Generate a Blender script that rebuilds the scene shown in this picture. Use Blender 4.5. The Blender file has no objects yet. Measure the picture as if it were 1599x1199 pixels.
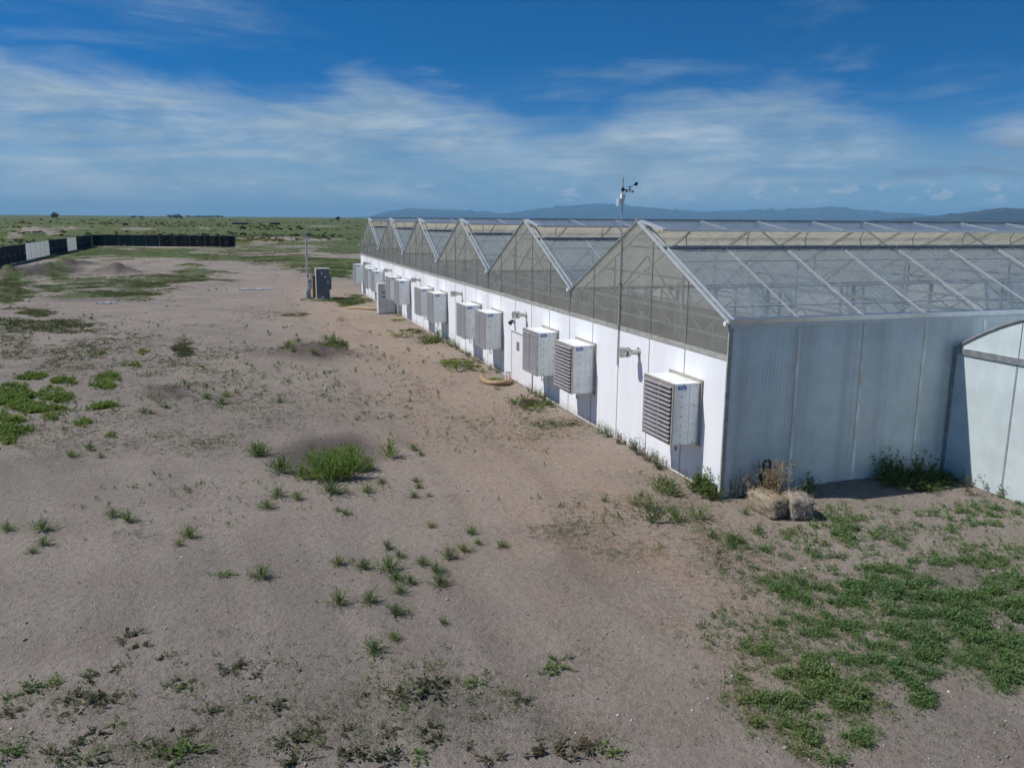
import bpy, bmesh, math, random
import numpy as np
from mathutils import Matrix, Vector
random.seed(7); RNG = np.random.default_rng(11)
sc = bpy.context.scene
COL = sc.collection
R = math.radians

# ------------------------------------------------------------------ camera
F_PX, PITCH, ROLL, YAW = 1293.94, 0.196478, 0.008316, 0.326164
CAM = np.array([-10.4253, -15.7513, 6.2830])
fw = np.array([math.sin(YAW)*math.cos(PITCH), math.cos(YAW)*math.cos(PITCH), -math.sin(PITCH)])
rt = np.array([math.cos(YAW), -math.sin(YAW), 0.0]); up = np.cross(rt, fw)
r2 = rt*math.cos(ROLL)+up*math.sin(ROLL); u2 = up*math.cos(ROLL)-rt*math.sin(ROLL)
cd = bpy.data.cameras.new('camera'); cam = bpy.data.objects.new('camera', cd); COL.objects.link(cam)
cd.sensor_width = 36; cd.sensor_fit = 'HORIZONTAL'; cd.lens = F_PX/1599*36
cd.clip_start = 0.1; cd.clip_end = 200000
M4 = Matrix(((r2[0], u2[0], -fw[0], CAM[0]), (r2[1], u2[1], -fw[1], CAM[1]), (r2[2], u2[2], -fw[2], CAM[2]), (0, 0, 0, 1)))
cam.matrix_world = M4
sc.camera = cam

# ------------------------------------------------------------------ sun, sky, exposure
SUN = Vector((-0.78, 0.22, 1.0)).normalized()
sun_el = math.asin(SUN.z); sun_az = math.atan2(SUN.x, SUN.y)
ld = bpy.data.lights.new('sun', 'SUN'); ld.energy = 3.9; ld.angle = R(0.53); ld.color = (1.0, 0.955, 0.89)
lo = bpy.data.objects.new('sun', ld); COL.objects.link(lo)
lo.rotation_euler = (-SUN).to_track_quat('-Z', 'Y').to_euler()
sc.view_settings.view_transform = 'Standard'; sc.view_settings.look = 'None'
sc.view_settings.exposure = 0.25; sc.view_settings.gamma = 1.0; sc.view_settings.use_curve_mapping = False
sc.cycles.max_bounces = 7; sc.cycles.transparent_max_bounces = 16; sc.cycles.diffuse_bounces = 4
sc.cycles.glossy_bounces = 3; sc.cycles.transmission_bounces = 4; sc.cycles.volume_bounces = 0
sc.cycles.caustics_reflective = True; sc.cycles.caustics_refractive = False
sc.cycles.use_adaptive_sampling = True; sc.cycles.adaptive_threshold = 0.035; sc.cycles.time_limit = 620
sc.cycles.use_denoising = True; sc.cycles.sample_clamp_indirect = 6

class NT:
    """small helper round a node tree"""
    def __init__(s, nt):
        s.nt = nt; s.n = nt.nodes; s.l = nt.links
    def node(s, t, **kw):
        n = s.n.new(t)
        for k, v in kw.items():
            if k == 'inp':
                for i, val in v.items():
                    if isinstance(val, bpy.types.NodeSocket): s.l.new(val, n.inputs[i])
                    else: n.inputs[i].default_value = val
            else: setattr(n, k, v)
        return n
    def math(s, op, a, b=0.0, c=0.0, clamp=False):
        n = s.node('ShaderNodeMath', operation=op, use_clamp=clamp)
        for i, v in enumerate((a, b, c)):
            if isinstance(v, bpy.types.NodeSocket): s.l.new(v, n.inputs[i])
            else: n.inputs[i].default_value = v
        return n.outputs[0]
    def noise(s, vec, scale, detail=5, rough=0.55, dist=0.0, dim='3D'):
        n = s.node('ShaderNodeTexNoise', noise_dimensions=dim)
        if vec is not None: s.l.new(vec, n.inputs['Vector'])
        n.inputs['Scale'].default_value = scale; n.inputs['Detail'].default_value = detail
        n.inputs['Roughness'].default_value = rough; n.inputs['Distortion'].default_value = dist
        return n.outputs['Fac']
    def ramp(s, fac, stops, interp='LINEAR'):
        n = s.node('ShaderNodeValToRGB'); cr = n.color_ramp; cr.interpolation = interp
        while len(cr.elements) < len(stops): cr.elements.new(0.5)
        for e, (p, c) in zip(cr.elements, stops):
            e.position = p; e.color = (c if isinstance(c, tuple) else (c, c, c)) + (1,)
        s.l.new(fac, n.inputs[0]); return n.outputs[0]
    def sstep(s, x, a, b):
        n = s.node('ShaderNodeMapRange', interpolation_type='SMOOTHSTEP')
        s.l.new(x, n.inputs[0]); n.inputs[1].default_value = a; n.inputs[2].default_value = b
        return n.outputs[0]
    def mix(s, f, a, b, blend='MIX'):
        n = s.node('ShaderNodeMix', data_type='RGBA', blend_type=blend)
        for i, v in ((0, f), (6, a), (7, b)):
            if isinstance(v, bpy.types.NodeSocket): s.l.new(v, n.inputs[i])
            elif i == 0: n.inputs[0].default_value = v
            else: n.inputs[i].default_value = tuple(v)+(1,) if len(v) == 3 else v
        return n.outputs[2]
    def mapping(s, vec, scale=(1, 1, 1), loc=(0, 0, 0), rot=(0, 0, 0)):
        n = s.node('ShaderNodeMapping'); s.l.new(vec, n.inputs[0])
        n.inputs['Scale'].default_value = scale; n.inputs['Location'].default_value = loc; n.inputs['Rotation'].default_value = rot
        return n.outputs[0]
    def curve(s, x, pts, lo, hi, vmax):
        n = s.node('ShaderNodeFloatCurve'); c = n.mapping.curves[0]
        q = [((a-lo)/(hi-lo), v/vmax) for a, v in pts]
        c.points[0].location = q[0]; c.points[1].location = q[-1]
        for p in q[1:-1]: c.points.new(*p)
        n.mapping.update()
        m = s.node('ShaderNodeMapRange'); s.l.new(x, m.inputs[0]); m.inputs[1].default_value = lo; m.inputs[2].default_value = hi
        s.l.new(m.outputs[0], n.inputs['Value'])
        return s.math('MULTIPLY', n.outputs[0], vmax)

def build_world():
    w = bpy.data.worlds.new('World'); sc.world = w; w.use_nodes = True
    t = NT(w.node_tree); t.n.clear()
    STR = 0.098
    g = t.node('ShaderNodeTexCoord').outputs['Generated']
    xyz = t.node('ShaderNodeSeparateXYZ', inp={0: g}).outputs
    z = t.math('MAXIMUM', xyz[2], 0.0)
    # the thin dry air of a high valley: the blue of the upper sky reaches far down
    zz = t.math('ADD', t.math('MULTIPLY', z, 2.3), 0.035)
    v = t.node('ShaderNodeCombineXYZ', inp={0: xyz[0], 1: xyz[1], 2: zz}).outputs[0]
    v = t.node('ShaderNodeVectorMath', operation='NORMALIZE', inp={0: v}).outputs[0]
    sky = t.node('ShaderNodeTexSky', sky_type='NISHITA', sun_disc=False)
    sky.sun_elevation = sun_el; sky.sun_rotation = sun_az % (2*math.pi)
    sky.altitude = 2300; sky.air_density = 1.0; sky.dust_density = 0.3; sky.ozone_density = 3.0
    t.l.new(v, sky.inputs[0])
    skyc = t.node('ShaderNodeHueSaturation', inp={'Saturation': 1.42, 'Value': 0.98, 'Color': sky.outputs[0]}).outputs[0]
    # direction as azimuth and elevation in degrees
    el = t.math('MULTIPLY', t.math('ARCSINE', xyz[2]), 57.2958)
    az = t.math('MULTIPLY', t.math('ARCTAN2', xyz[0], xyz[1]), 57.2958)
    pz = t.math('ADD', z, 0.06)
    px = t.math('DIVIDE', xyz[0], pz); py = t.math('DIVIDE', xyz[1], pz)
    P = t.node('ShaderNodeCombineXYZ', inp={0: px, 1: py, 2: 0.0}).outputs[0]
    A = t.node('ShaderNodeCombineXYZ', inp={0: az, 1: el, 2: 0.0}).outputs[0]
    # wispy high cloud sheet: an upper edge over azimuth, broken up by streaky noise
    top = t.curve(az, [(-180, 8), (-120, 10), (-60, 8), (-25, 11), (-12, 9.9), (-5, 9.3), (2, 8.0), (5, 8.0), (8.6, 9.5), (12, 9.3), (15, 8.6),
                       (18, 7.6), (21, 6.3), (23, 6.6), (27, 8.2), (34, 8.5), (41, 7.9), (44, 5.8), (50, 5.2), (80, 9), (130, 7), (180, 8)], -180, 180, 20)
    n1 = t.noise(t.mapping(A, (0.12, 0.34, 1), rot=(0, 0, 0.10)), 1.0, 8, 0.60, 0.6)
    n2 = t.noise(t.mapping(A, (0.055, 0.42, 1), loc=(3.1, 1.7, 0), rot=(0, 0, -0.12)), 1.0, 9, 0.62, 0.9)
    n3 = t.noise(t.mapping(P, (0.55, 0.55, 1), loc=(5, 2, 0)), 1.0, 7, 0.6, 0.4)
    elw = t.math('ADD', el, t.math('MULTIPLY', t.math('SUBTRACT', n1, 0.5), 6.5))
    d = t.math('SUBTRACT', top, elw)
    sheet = t.sstep(d, -0.5, 2.6)
    body = t.sstep(n2, 0.30, 0.62)
    sheet = t.math('MULTIPLY', sheet, t.math('ADD', t.math('MULTIPLY', body, 0.58), 0.46))
    wl = t.math('SUBTRACT', 1.0, t.math('MULTIPLY', t.sstep(az, 40, 46), 0.55))
    sheet = t.math('MULTIPLY', sheet, wl)
    wisp = t.math('MULTIPLY', t.sstep(n3, 0.44, 0.72), t.sstep(n2, 0.36, 0.62))
    wisp = t.math('MULTIPLY', wisp, 0.70)
    n6 = t.noise(t.mapping(A, (0.16, 1.05, 1), loc=(1.3, 6.1, 0), rot=(0, 0, -0.10)), 1.0, 8, 0.66, 1.1)
    sheet = t.math('MULTIPLY', sheet, t.math('ADD', 0.62, t.math('MULTIPLY', t.sstep(n6, 0.30, 0.66), 0.48)))
    cov = t.math('MAXIMUM', sheet, wisp)
    # pale air low over the horizon
    low = t.math('MULTIPLY', t.sstep(el, 8.5, 0.0), 0.72)
    ccol = t.mix(t.sstep(n1, 0.3, 0.75), (0.225/STR, 0.325/STR, 0.415/STR), (0.45/STR, 0.53/STR, 0.60/STR))
    c = t.mix(low, skyc, (0.125/STR, 0.270/STR, 0.345/STR))
    c = t.mix(t.math('MULTIPLY', cov, 0.93), c, ccol)
    # small fair-weather puffs low down
    n4 = t.noise(t.mapping(A, (0.62, 1.35, 1), loc=(0.6, 0.2, 0)), 1.0, 6, 0.55, 0.2)
    band = t.math('MULTIPLY', t.sstep(el, 0.9, 1.35), t.sstep(el, 2.7, 1.7))
    puff = t.math('MULTIPLY', t.sstep(t.math('ADD', n4, t.math('MULTIPLY', t.sstep(az, 5, 40), 0.05)), 0.575, 0.64), band)
    n5 = t.noise(t.mapping(A, (0.20, 0.75, 1), loc=(7.6, 4.2, 0)), 1.0, 6, 0.6, 0.3)
    band2 = t.math('MULTIPLY', t.sstep(el, 2.2, 3.0), t.sstep(el, 5.5, 4.2))
    grey = t.math('MULTIPLY', t.math('MULTIPLY', t.sstep(n5, 0.53, 0.66), band2), t.sstep(az, 34, 44))
    c = t.mix(t.math('MULTIPLY', puff, 0.75), c, (0.44/STR, 0.50/STR, 0.56/STR))
    c = t.mix(t.math('MULTIPLY', grey, 0.6), c, (0.155/STR, 0.205/STR, 0.30/STR))
    band3 = t.math('MULTIPLY', t.math('MULTIPLY', t.sstep(el, 2.4, 4.0), t.sstep(el, 6.6, 5.0)), t.math('MULTIPLY', t.sstep(az, 45, 50), t.sstep(az, 62, 56)))
    c = t.mix(t.math('MULTIPLY', t.math('MULTIPLY', t.sstep(n5, 0.40, 0.56), band3), 0.75), c, t.mix(t.sstep(el, 4.0, 5.4), (0.20/STR, 0.25/STR, 0.33/STR), (0.42/STR, 0.47/STR, 0.53/STR)))
    bg = t.node('ShaderNodeBackground', inp={0: c, 1: STR})
    o = t.node('ShaderNodeOutputWorld'); t.l.new(bg.outputs[0], o.inputs[0])
build_world()

# ------------------------------------------------------------------ pixel -> place
def ray(u, v): return fw + r2*((u-799.5)/F_PX) + u2*((599.5-v)/F_PX)
def G(u, v, z=0.0):
    d = ray(u, v); return CAM + d*((z-CAM[2])/d[2])
def to_px(P):
    d = np.asarray(P)-CAM; zc = d@fw
    return 799.5+F_PX*(d@r2)/zc, 599.5-F_PX*(d@u2)/zc, zc
def at_az(deg, dist): return np.array([CAM[0]+math.sin(R(deg))*dist, CAM[1]+math.cos(R(deg))*dist, 0.0])

# ------------------------------------------------------------------ helpers
def tag(o, label=None, cat=None, group=None, kind=None):
    if label: o['label'] = label
    if cat: o['category'] = cat
    if group: o['group'] = group
    if kind: o['kind'] = kind
    return o
def empty(name, loc=(0, 0, 0), rz=0.0):
    o = bpy.data.objects.new(name, None); COL.objects.link(o); o.location = loc; o.rotation_euler = (0, 0, rz)
    o.empty_display_size = 0.2; return o
def link(name, me, parent=None, loc=None, rz=None):
    o = bpy.data.objects.new(name, me); COL.objects.link(o)
    if parent: o.parent = parent
    if loc is not None: o.location = loc
    if rz is not None: o.rotation_euler = (0, 0, rz)
    return o
def copy_tree(o, parent=None):
    c = o.copy(); COL.objects.link(c); c.parent = parent
    for ch in list(o.children): copy_tree(ch, c)
    return c

class MB:
    """collects shapes, builds one mesh"""
    def __init__(s): s.v = []; s.f = []
    def add(s, vs, fs):
        b = len(s.v); s.v += [tuple(v) for v in vs]; s.f += [tuple(b+i for i in f) for f in fs]; return s
    def box(s, x0, x1, y0, y1, z0, z1, ch=0.0):
        if ch > 0:
            bm = bmesh.new(); bmesh.ops.create_cube(bm, size=1)
            for v in bm.verts: v.co = Vector(((x0+x1)/2+v.co.x*(x1-x0), (y0+y1)/2+v.co.y*(y1-y0), (z0+z1)/2+v.co.z*(z1-z0)))
            bmesh.ops.bevel(bm, geom=list(bm.edges), offset=ch, segments=2, profile=0.5, affect='EDGES')
            bm.verts.index_update()
            s.add([v.co for v in bm.verts], [[v.index for v in f.verts] for f in bm.faces]); bm.free(); return s
        return s.add([(x0, y0, z0), (x1, y0, z0), (x1, y1, z0), (x0, y1, z0), (x0, y0, z1), (x1, y0, z1), (x1, y1, z1), (x0, y1, z1)],
                     [(0, 3, 2, 1), (4, 5, 6, 7), (0, 1, 5, 4), (1, 2, 6, 5), (2, 3, 7, 6), (3, 0, 4, 7)])
    def bar(s, p0, p1, w, h, upv=(0, 0, 1)):
        p0, p1 = Vector(p0), Vector(p1); d = (p1-p0).normalized(); u = Vector(upv)
        a = d.cross(u)
        if a.length < 1e-5: a = d.cross(Vector((1, 0, 0)))
        a.normalize(); b = a.cross(d).normalized()
        vs = []
        for p in (p0, p1):
            for sx, sy in ((-1, -1), (1, -1), (1, 1), (-1, 1)): vs.append(p+a*(sx*w/2)+b*(sy*h/2))
        return s.add(vs, [(0, 1, 2, 3), (7, 6, 5, 4), (0, 4, 5, 1), (1, 5, 6, 2), (2, 6, 7, 3), (3, 7, 4, 0)])
    def tube(s, pts, rad, n=10, cap=True):
        pts = [Vector(p) for p in pts]; rs = rad if isinstance(rad, (list, tuple)) else [rad]*len(pts)
        vs = []; prev = None
        for i, p in enumerate(pts):
            d = (pts[min(i+1, len(pts)-1)]-pts[max(i-1, 0)]).normalized()
            if prev is None:
                a = d.orthogonal().normalized()
            else:
                a = (prev-d*prev.dot(d)); a = a.normalized() if a.length > 1e-5 else d.orthogonal().normalized()
            prev = a; b = d.cross(a)
            for k in range(n):
                t = 2*math.pi*k/n; vs.append(p+(a*math.cos(t)+b*math.sin(t))*rs[i])
        fs = [(i*n+k, i*n+(k+1) % n, (i+1)*n+(k+1) % n, (i+1)*n+k) for i in range(len(pts)-1) for k in range(n)]
        if cap: fs += [tuple(range(n-1, -1, -1)), tuple((len(pts)-1)*n+k for k in range(n))]
        return s.add(vs, fs)
    def mesh(s, name, mat, smooth=False):
        me = bpy.data.meshes.new(name); me.from_pydata(s.v, [], s.f); me.materials.append(mat)
        if smooth:
            me.polygons.foreach_set('use_smooth', [True]*len(me.polygons))
        me.update(); return me
    def build(s, name, mat, parent=None, loc=None, rz=None, smooth=False): return link(name, s.mesh(name, mat, smooth), parent, loc, rz)

# ------------------------------------------------------------------ materials
def newmat(name):
    m = bpy.data.materials.new(name); m.use_nodes = True; t = NT(m.node_tree); t.n.clear()
    out = t.node('ShaderNodeOutputMaterial'); return m, t, out
def pos(t): return t.node('ShaderNodeNewGeometry').outputs['Position']
def painted(name, col, rough=0.45, metal=0.0, var=0.10, nscale=3.0, bump=0.0, dirt=None, dirt_amt=0.0, stretch=(1, 1, 1), spec=0.5):
    """paint, metal or plastic with uneven tone, faint dirt and grain"""
    m, t, out = newmat(name); p = pos(t)
    n = t.noise(t.mapping(p, stretch), nscale, 6, 0.6)
    lo_, hi_ = tuple(c*(1-var) for c in col), tuple(min(1, c*(1+var)) for c in col)
    c = t.mix(t.sstep(n, 0.3, 0.7), lo_, hi_)
    if dirt:
        n2 = t.noise(t.mapping(p, stretch, loc=(9, 4, 2)), nscale*2.3, 8, 0.65)
        c = t.mix(t.math('MULTIPLY', t.sstep(n2, 0.48, 0.72), dirt_amt), c, dirt)
    b = t.node('ShaderNodeBsdfPrincipled', inp={'Base Color': c, 'Metallic': metal, 'Specular IOR Level': spec})
    t.l.new(t.math('ADD', t.math('MULTIPLY', n, 0.2), rough-0.1), b.inputs['Roughness'])
    if bump:
        bn = t.node('ShaderNodeBump', inp={'Strength': bump, 'Distance': 0.02}); t.l.new(t.noise(p, 60, 4), bn.inputs['Height']); t.l.new(bn.outputs[0], b.inputs['Normal'])
    t.l.new(b.outputs[0], out.inputs[0]); return m
def panel_mat(name, col, trans, tint, rough, axis, streak=0.3, wave=0.006, seed=0.0, transl=0.35, coarse=1.6, band=0.0):
    """translucent twin-wall sheet: partly clear, partly milky, streaked along its flutes"""
    m, t, out = newmat(name); p = pos(t)
    sc3 = {'x': (9.0, 0.22, 0.22), 'y': (0.22, 9.0, 0.22)}[axis]
    s1 = t.noise(t.mapping(p, sc3, loc=(seed, seed, seed)), 1.0, 4, 0.6)
    s2 = t.noise(t.mapping(p, tuple(a*0.22 for a in sc3), loc=(seed+3, 0, 0)), 1.0, 3, 0.5)
    blot = t.noise(p, coarse, 5, 0.6)
    k = t.math('ADD', t.math('MULTIPLY', t.sstep(s1, 0.40, 0.72), 0.6), t.math('MULTIPLY', t.sstep(s2, 0.35, 0.7), 0.4))
    dif = t.math('ADD', 1-trans-streak/2, t.math('ADD', t.math('MULTIPLY', k, streak), t.math('MULTIPLY', t.math('SUBTRACT', blot, 0.5), 0.25)), clamp=True)
    c = t.mix(t.sstep(blot, 0.3, 0.75), tuple(x*0.9 for x in col), col)
    c = t.mix(t.math('MULTIPLY', t.sstep(s2, 0.42, 0.68), band), c, tuple(x*0.62 for x in col))
    pr = t.node('ShaderNodeBsdfPrincipled', inp={'Base Color': c, 'Roughness': rough, 'Specular IOR Level': 0.5})
    w = t.node('ShaderNodeTexWave', wave_type='BANDS', bands_direction=axis.upper(), inp={'Scale': 3.2, 'Distortion': 0.6, 'Detail': 1.0})
    t.l.new(p, w.inputs['Vector'])
    hgt = t.math('ADD', w.outputs[1], t.math('MULTIPLY', t.noise(p, 2.2, 3), 1.5))
    bn = t.node('ShaderNodeBump', inp={'Strength': 0.5, 'Distance': wave}); t.l.new(hgt, bn.inputs['Height']); t.l.new(bn.outputs[0], pr.inputs['Normal'])
    tl = t.node('ShaderNodeBsdfTranslucent', inp={0: c})
    a = t.node('ShaderNodeMixShader', inp={0: transl, 1: pr.outputs[0], 2: tl.outputs[0]})
    tr = t.node('ShaderNodeBsdfTransparent', inp={0: tint+(1,)})
    gl = t.node('ShaderNodeBsdfGlossy', inp={'Roughness': 0.14}); t.l.new(bn.outputs[0], gl.inputs['Normal'])
    fr = t.node('ShaderNodeFresnel', inp={0: 1.45}); t.l.new(bn.outputs[0], fr.inputs['Normal'])
    b = t.node('ShaderNodeMixShader', inp={0: dif, 1: tr.outputs[0], 2: a.outputs[0]})
    e = t.node('ShaderNodeMixShader', inp={0: t.math('MULTIPLY', t.math('MULTIPLY', fr.outputs[0], 0.75), t.math('SUBTRACT', 1.0, t.node('ShaderNodeNewGeometry').outputs['Backfacing'])), 1: b.outputs[0], 2: gl.outputs[0]})
    t.l.new(e.outputs[0], out.inputs[0]); return m
def leaf_mat(name, stops, source='tint', transl=0.48):
    m, t, out = newmat(name)
    if source == 'tint': f = t.node('ShaderNodeAttribute', attribute_name='tint').outputs['Fac']
    else:
        f = t.math('ADD', t.math('MULTIPLY', t.node('ShaderNodeObjectInfo').outputs['Random'], 0.75), t.math('MULTIPLY', t.node('ShaderNodeAttribute', attribute_name='tint').outputs['Fac'], 0.25))
    c = t.ramp(f, stops)
    d = t.node('ShaderNodeBsdfPrincipled', inp={'Base Color': c, 'Roughness': 0.65, 'Specular IOR Level': 0.25})
    tl = t.node('ShaderNodeBsdfTranslucent', inp={0: c})
    mx = t.node('ShaderNodeMixShader', inp={0: transl, 1: d.outputs[0], 2: tl.outputs[0]})
    t.l.new(mx.outputs[0], out.inputs[0]); return m

M = {}
def white_wall():
    m, t, out = newmat('white_wall'); p = pos(t); z = t.node('ShaderNodeSeparateXYZ', inp={0: p}).outputs[2]
    n = t.noise(t.mapping(p, (1, 1.5, 0.3)), 1.2, 6, 0.6); st = t.noise(t.mapping(p, (3, 7, 0.25)), 1.0, 6, 0.6); sp = t.noise(p, 5.0, 7, 0.7)
    c = t.mix(t.sstep(n, 0.3, 0.7), (0.77, 0.79, 0.83), (0.83, 0.85, 0.88))
    c = t.mix(t.math('MULTIPLY', t.sstep(st, 0.52, 0.75), 0.14), c, (0.50, 0.47, 0.42))
    # dust splashed up by rain along the foot of the wall
    k = t.sstep(t.math('ADD', z, t.math('MULTIPLY', t.math('SUBTRACT', sp, 0.5), 0.9)), 0.34, 0.0)
    c = t.mix(t.math('MULTIPLY', k, 0.6), c, (0.42, 0.35, 0.28))
    b = t.node('ShaderNodeBsdfPrincipled', inp={'Base Color': c, 'Roughness': 0.4})
    bn = t.node('ShaderNodeBump', inp={'Strength': 0.35, 'Distance': 0.02}); t.l.new(t.noise(t.mapping(p, (1, 1.2, 0.5)), 1.3, 3), bn.inputs['Height']); t.l.new(bn.outputs[0], b.inputs['Normal'])
    t.l.new(b.outputs[0], out.inputs[0]); return m
M['white_wall'] = white_wall()
M['gable_sheet'] = panel_mat('gable_sheet', (0.50, 0.505, 0.475), 0.72, (0.87, 0.89, 0.89), 0.4, 'y', 0.08, 0.0006, 1.0, 0.25, band=0.35)
M['roof_sheet'] = panel_mat('roof_sheet', (0.50, 0.56, 0.57), 0.58, (0.86, 0.90, 0.92), 0.32, 'x', 0.40, 0.002, 4.0, 0.40)
M['vent_sheet'] = panel_mat('vent_sheet', (0.52, 0.58, 0.62), 0.62, (0.80, 0.86, 0.90), 0.32, 'x', 0.2, 0.003, 8.0, 0.35)
M['back_sheet'] = panel_mat('back_sheet', (0.82, 0.78, 0.68), 0.66, (0.98, 0.97, 0.93), 0.4, 'x', 0.2, 0.003, 6.0, 0.55)
M['side_sheet'] = panel_mat('side_sheet', (0.80, 0.89, 0.89), 0.05, (0.85, 0.9, 0.9), 0.35, 'x', 0.1, 0.003, 2.0, 0.25, band=0.55)
M['annex_sheet'] = panel_mat('annex_sheet', (0.74, 0.84, 0.86), 0.05, (0.85, 0.9, 0.9), 0.38, 'y', 0.06, 0.004, 5.0, 0.22)
M['aluminium'] = painted('aluminium', (0.60, 0.63, 0.66), 0.38, 0.75, 0.10, 4)
M['cap_white'] = painted('cap_white', (0.52, 0.56, 0.59), 0.38, 0.3, 0.06, 4)
M['rib_grey'] = painted('rib_grey', (0.38, 0.41, 0.44), 0.4, 0.3, 0.06, 4)
M['galvanised'] = painted('galvanised', (0.34, 0.36, 0.37), 0.50, 0.6, 0.2, 6, dirt=(0.25, 0.22, 0.18), dirt_amt=0.3)
M['seam_grey'] = painted('seam_grey', (0.30, 0.32, 0.34), 0.5, 0.2, 0.2, 5)
M['seam_tan'] = painted('seam_tan', (0.85, 0.82, 0.70), 0.5, 0.0, 0.25, 0.9, dirt=(0.50, 0.36, 0.22), dirt_amt=0.6)
M['skirt'] = painted('skirt', (0.34, 0.34, 0.31), 0.6, 0.0, 0.25, 7, dirt=(0.2, 0.17, 0.13), dirt_amt=0.6)
M['truss'] = painted('truss', (0.42, 0.42, 0.39), 0.5, 0.3, 0.15, 5)
M['housing'] = painted('housing', (0.79, 0.82, 0.80), 0.30, 0.12, 0.05, 2.0, dirt=(0.42, 0.42, 0.38), dirt_amt=0.35)
M['edge_tan'] = painted('edge_tan', (0.38, 0.35, 0.30), 0.5, 0.3, 0.2, 8)
M['slat'] = painted('slat', (0.26, 0.247, 0.25), 0.45, 0.15, 0.15, 6, dirt=(0.30, 0.25, 0.2), dirt_amt=0.4)
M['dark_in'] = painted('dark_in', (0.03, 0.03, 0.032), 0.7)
M['blue_label'] = painted('blue_label', (0.02, 0.10, 0.42), 0.35, 0, 0.05)
M['print_white'] = painted('print_white', (0.75, 0.77, 0.8), 0.5, 0, 0.03)
M['bolt'] = painted('bolt', (0.12, 0.12, 0.12), 0.4, 0.6)
M['rubber'] = painted('rubber', (0.05, 0.05, 0.05), 0.6)
M['flue'] = painted('flue', (0.58, 0.57, 0.55), 0.38, 0.7, 0.12, 9, dirt=(0.3, 0.24, 0.18), dirt_amt=0.5)
M['door_paint'] = painted('door_paint', (0.74, 0.73, 0.75), 0.45, 0, 0.03, 1.5, dirt=(0.5, 0.44, 0.36), dirt_amt=0.2)
M['glass_dark'] = painted('glass_dark', (0.16, 0.17, 0.19), 0.12, 0, 0.1, spec=0.8)
M['cabinet_dark'] = painted('cabinet_dark', (0.115, 0.135, 0.16), 0.45, 0.1, 0.12, 1.2)
M['cabinet_grey'] = painted('cabinet_grey', (0.66, 0.67, 0.67), 0.5, 0.1, 0.06, 1.5, dirt=(0.3, 0.27, 0.22), dirt_amt=0.3)
M['concrete'] = painted('concrete', (0.42, 0.40, 0.37), 0.85, 0, 0.15, 6, bump=0.3)
M['inner_floor'] = painted('inner_floor', (0.11, 0.10, 0.085), 0.9, 0, 0.25, 0.8)
M['post_wood'] = painted('post_wood', (0.14, 0.075, 0.045), 0.8, 0, 0.3, 5, stretch=(3, 3, 0.4))
M['pole_grey'] = painted('pole_grey', (0.40, 0.41, 0.42), 0.6, 0.2, 0.15, 4)
M['white_plastic'] = painted('white_plastic', (0.74, 0.75, 0.76), 0.4, 0, 0.04)
M['black_plastic'] = painted('black_plastic', (0.02, 0.02, 0.022), 0.45)
M['hose'] = painted('hose', (0.33, 0.20, 0.11), 0.6, 0, 0.2, 7, dirt=(0.36, 0.29, 0.23), dirt_amt=0.6)
M['pipe_yellow'] = painted('pipe_yellow', (0.48, 0.36, 0.15), 0.5, 0, 0.15, 5, dirt=(0.36, 0.29, 0.23), dirt_amt=0.4)
M['screen_black'] = painted('screen_black', (0.010, 0.012, 0.015), 0.8, 0, 0.3, 0.8)
M['screen_green'] = painted('screen_green', (0.012, 0.045, 0.042), 0.8, 0, 0.3, 0.8)
M['pale_sheet'] = panel_mat('pale_sheet', (0.78, 0.80, 0.78), 0.0, (1, 1, 1), 0.5, 'y', 0.0, 0.004, 2.0, 0.60)
M['corrugated'] = painted('corrugated', (0.40, 0.42, 0.41), 0.5, 0.2, 0.12, 1.0, dirt=(0.28, 0.23, 0.18), dirt_amt=0.4, stretch=(3, 3, 0.5))
M['tarp'] = painted('tarp', (0.36, 0.38, 0.42), 0.6, 0, 0.35, 3, dirt=(0.22, 0.19, 0.16), dirt_amt=0.8)
M['shed_dark'] = painted('shed_dark', (0.04, 0.045, 0.05), 0.7)
M['bark'] = painted('bark', (0.12, 0.09, 0.07), 0.9)
GREENS = [(0.0, (0.110, 0.160, 0.060)), (0.35, (0.140, 0.210, 0.066)), (0.7, (0.175, 0.250, 0.072)), (0.9, (0.21, 0.235, 0.085)), (1.0, (0.26, 0.22, 0.12))]
BLUEG = [(0.0, (0.125, 0.205, 0.090)), (0.45, (0.160, 0.260, 0.094)), (0.8, (0.200, 0.290, 0.092)), (1.0, (0.28, 0.26, 0.12))]
BRIGHT = [(0.0, (0.150, 0.225, 0.052)), (0.5, (0.190, 0.275, 0.060)), (1.0, (0.230, 0.285, 0.075))]
OLIVE = [(0.0, (0.060, 0.075, 0.036)), (0.5, (0.095, 0.110, 0.050)), (1.0, (0.170, 0.135, 0.080))]
SCRUB = [(0.0, (0.035, 0.050, 0.025)), (0.5, (0.085, 0.110, 0.040)), (0.8, (0.130, 0.140, 0.045)), (1.0, (0.26, 0.20, 0.05))]
M['veg_green'] = leaf_mat('veg_green', GREENS); M['veg_blue'] = leaf_mat('veg_blue', BLUEG); M['veg_bright'] = leaf_mat('veg_bright', BRIGHT)
M['veg_grass'] = leaf_mat('veg_grass', [(0, (0.080, 0.108, 0.040)), (0.5, (0.110, 0.140, 0.048)), (0.8, (0.145, 0.140, 0.065)), (1, (0.19, 0.155, 0.09))])
M['veg_olive'] = leaf_mat('veg_olive', OLIVE); M['veg_scrub'] = leaf_mat('veg_scrub', SCRUB)
M['weed_green'] = leaf_mat('weed_green', GREENS[:4], 'obj'); M['weed_bright'] = leaf_mat('weed_bright', BRIGHT, 'obj'); M['weed_olive'] = leaf_mat('weed_olive', OLIVE, 'obj')
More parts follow.
